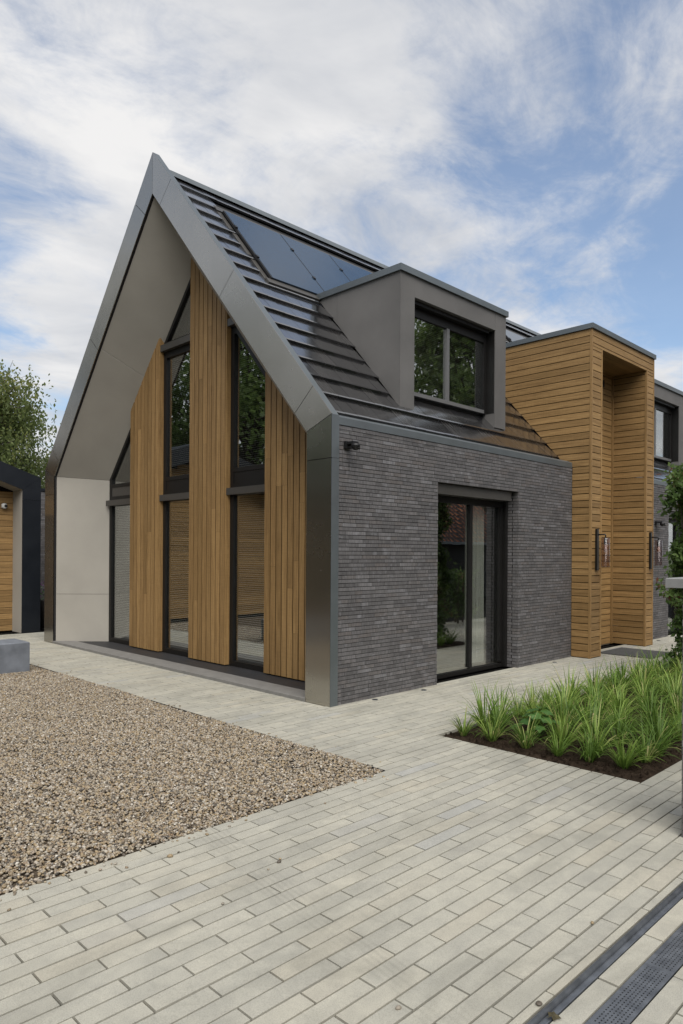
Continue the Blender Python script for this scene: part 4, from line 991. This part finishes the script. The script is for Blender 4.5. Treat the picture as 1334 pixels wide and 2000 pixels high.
def build_hedge(name, x0, x1, y0, y1, z1, n, label, size=.055, z0=.15):
    h = empty(name, ((x0+x1)/2, (y0+y1)/2, 0), None, label, 'hedge'); cx, cy = (x0+x1)/2, (y0+y1)/2
    c = np.stack([rng.uniform(x0, x1, n), rng.uniform(y0, y1, n), z0+(z1-z0)*rng.random(n)**.85], 1)
    # uneven outline: push by a smooth wobble, thin the inside
    wob = .07*np.sin(c[:, 2]*5.3+1)+.05*np.sin(c[:, 2]*11.7+c[:, 0]*4); c[:, 0] += wob*np.sign(c[:, 0]-cx); c[:, 1] += wob*np.sign(c[:, 1]-cy)*.8; c += rng.normal(0, .03, c.shape)
    gap = np.sin(c[:, 0]*9.1)+np.sin(c[:, 1]*8.3+2)+np.sin(c[:, 2]*7.7+1); c = c[gap > -1.15]; n = len(c)
    c -= np.array([cx, cy, 0]); V = leaf_quads(c, size, n, .25); cl = .55*rng.random(n)+.45*(.5+.5*np.sin(c[:, 0]*6+c[:, 1]*5+c[:, 2]*4.1)); link(bpy.data.objects.new('foliage', quads_mesh('foliage', V, cl, MT['hedge'])), h)
    b = MB(); L_ = max(x1-x0, y1-y0)
    for k in range(max(3, int(L_/.25))):
        px, py = random.uniform(x0, x1)-cx, random.uniform(y0, y1)-cy
        b.tube([(px, py, 0), (px+.03, py-.02, z1*.4), (px-.04+random.uniform(-.05, .05), py+.03, z1*.9)], [.022, .015, .005], 6)
        for _ in range(8):
            zz = random.uniform(.2, .9)*z1; b.tube([(px, py, zz), (px+random.uniform(-.2, .2), py+random.uniform(-.2, .2), zz+random.uniform(.05, .2))], [.006, .002], 4)
    b.obj('stems', MT['bark'], h)
build_hedge('beech_hedge', 4.66, 5.10, -3.3, -1.74, 2.85, 42000, 'tall green and russet beech hedge behind the sedges at the right edge', .06)
build_hedge('sky_blocker_hedge', -14.6, -13.2, -9, 21, 4.6, 30000, 'added unseen evergreen hedge beyond the gravel, darkening reflections in the metal frame', .30)  # added out of view to keep bright sky out of the posts' reflections
build_hedge('boundary_hedge', .6, 9.0, -4.02, -3.74, 1.25, 10000, 'low clipped hedge along the fence, mirrored in the sliding door', .06)

def build_fence():
    f = empty('bar_fence', (4.8, -4.3, 0), None, 'dark steel bar fence behind the low hedge, mirrored in the sliding door', 'fence'); 
    for z in (.15, 1.35): MB().box(-4.4, 5.0, -.012, .012, z, z+.04).obj('rail', MT['frame'], f)
    bar = MB().box(-.008, .008, -.008, .008, .05, 1.45).mesh('bar', MT['frame'])
    for i in range(84): inst(bar, 'bar', Matrix.Translation((-4.35+i*.112, 0, 0)), f)
build_fence()

def tree(name, base, h, crown_r, crown_lo, clumps, per, leaf, mat, label, droop=0.0, seed=1, lean=(0, 0)):
    """tapered trunk, limbs to clump centres, leaves scattered round twigs"""
    rs = random.Random(seed); t = empty(name, base, None, label, 'tree', None); b = MB(); C = []; 
    spine = [Vector((lean[0]*s*s, lean[1]*s*s, h*.93*s)) for s in (0, .2, .4, .6, .8, 1)]; b.tube([tuple(p) for p in spine], [h*.022*(1-.85*s) for s in (0, .2, .4, .6, .8, 1)], 9)
    cz = (crown_lo+h)/2; hz = (h-crown_lo)/2
    for k in range(clumps):
        while True:
            p = Vector((rs.uniform(-1, 1), rs.uniform(-1, 1), rs.uniform(-1, 1)))
            if .35 < p.length < 1: break
        taper = 1-.35*max(0, p.z); p = Vector((p.x*crown_r*taper+lean[0]*.6, p.y*crown_r*taper+lean[1]*.6, cz+p.z*hz)); C.append(p)
        s = min(.95, max(.15, (p.z-crown_lo*.5)/h*.8)); st = Vector((lean[0]*s*s, lean[1]*s*s, h*.93*s)); md_ = st.lerp(p, .55)+Vector((0, 0, .12*h*.3)); b.tube([tuple(st), tuple(md_), tuple(p)], [h*.0065, h*.004, h*.0012], 5, False)
        for _ in range(3):
            q = p+Vector((rs.gauss(0, .4), rs.gauss(0, .4), rs.gauss(0, .3)))*crown_r*.3; b.tube([tuple(md_.lerp(p, .6)), tuple(q)], [h*.002, h*.0006], 4, False)
    b.obj('trunk', MT['bark'], t)
    n = clumps*per; idx = np.repeat(np.arange(clumps), per); cc = np.array([tuple(p) for p in C])[idx]
    if droop > 0:                     # weeping strands
        st = 10; strand = np.repeat(rng.normal(0, 1, (n//st+1, 3)), st, axis=0)[:n]; strand[:, 2] *= .4; tt = np.tile(np.linspace(0, 1, st), n//st+1)[:n]; ln = np.repeat(rng.uniform(.4, 1.0, n//st+1), st)[:n]
        pos = cc+strand*crown_r*.16; pos[:, 2] -= tt*ln*droop; pos += rng.normal(0, .03, pos.shape)
    else:
        r_ = np.abs(rng.normal(0, .5, n))[:, None]+.15; d = rng.normal(size=(n, 3)); d /= np.linalg.norm(d, axis=1)[:, None]; pos = cc+d*r_*crown_r*.30; pos[:, 2] *= 1
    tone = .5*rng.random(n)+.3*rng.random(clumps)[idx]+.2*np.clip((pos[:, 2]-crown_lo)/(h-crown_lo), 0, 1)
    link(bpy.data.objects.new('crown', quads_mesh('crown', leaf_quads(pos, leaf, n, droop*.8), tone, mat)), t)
tree('birch_tree', (2.8, 21.6, 0), 8.9, 2.9, 3.2, 130, 420, .105, MT['birch'], 'weeping birch tree rising behind the garage roof at left', 1.3, 4)
tree('birch_tree', (-1.2, 23.5, 0), 8.0, 3.0, 2.6, 80, 240, .105, MT['birch'], 'second birch left of the weeping birch, mostly out of frame behind the garage', 1.2, 9)
tree('birch_tree', (7.6, 24.5, 0), 6.4, 2.2, 2.0, 60, 220, .10, MT['birch'], 'small birch behind the gap between garage and house', 1.0, 12)
OFF = [((-15, 4.5, 0), 7.8, 3.6, 1.6, 21, 'broad leafy tree mirrored in the right gable window'), ((-14.5, 11.5, 0), 8.4, 3.8, 1.6, 22, 'tall leafy tree beyond the gravel, left of the garage'), ((-19, -2, 0), 9, 4.4, 1.6, 23, 'leafy tree behind the viewer, far left'), ((-20, -11, 0), 9, 4.6, 1.6, 24, 'leafy tree straight behind the viewer'), ((15.5, -7.2, 0), 10.5, 3.6, 4.2, 25, 'leafy tree mirrored in the dormer window'), ((-9, -20, 0), 9, 5.0, 1.6, 26, 'leafy tree behind the viewer, on the right'), ((-9.2, 15.6, 0), 10.2, 4.0, 2.0, 27, 'tall leafy tree behind the garage, mirrored in the upper gable window')]
for b_, h_, r_, lo_, sd_, lab_ in OFF: tree('leafy_tree', b_, h_, r_, lo_, 90, 230, .18, MT['oak'], lab_, 0, sd_)

def build_barn():
    b = empty('barn', (17, -9, 0), None, 'old barn with red clay tile roof and black boarding, mirrored in the sliding door', 'barn'); L2 = 12; ze, zr, dp = 2.15, 6.6, 5.2
    MB().prism_x([(0, 0), (0, ze), (-dp, zr-.2), (-2*dp, ze), (-2*dp, 0)], -L2, L2).obj('wall', MT['darkboard'], b)
    J = MB(); sl = math.hypot(dp, zr-ze); nv = 26; nu = 96
    for i in range(nv):
        s0 = i/nv; s1 = (i+1.25)/nv
        for k in range(nu):
            xa = -L2-.2+k*(2*L2+.4)/nu; xb = xa+(2*L2+.4)/nu-.01; h = .04
            P = lambda s, n_: (.35-s*(dp+.35), ze-.18+s*(zr-ze+.18)+n_)
            (ya, za), (yb, zb) = P(s0, .07), P(s1, .03); xm = (xa+xb)/2
            J.add([(xa, ya, za-.03), (xm, ya, za+.02), (xb, ya, za-.03), (xa, yb, zb-.03), (xm, yb, zb+.02), (xb, yb, zb-.03)], [(0, 1, 4, 3), (1, 2, 5, 4), (0, 2, 1)])
    J.obj('clay_tiles', MT['clay'], b, kind='stuff')
    MB().hexa([(-L2, .35, ze-.16), (L2, .35, ze-.16), (L2, -dp, zr), (-L2, -dp, zr), (-L2, .35, ze-.12), (L2, .35, ze-.12), (L2, -dp, zr+.03), (-L2, -dp, zr+.03)]).obj('roof_deck', MT['darkboard'], b)
    MB().box(-L2, L2, .35, .47, ze-.20, ze-.10).obj('gutter', MT['galv'], b)
build_barn()
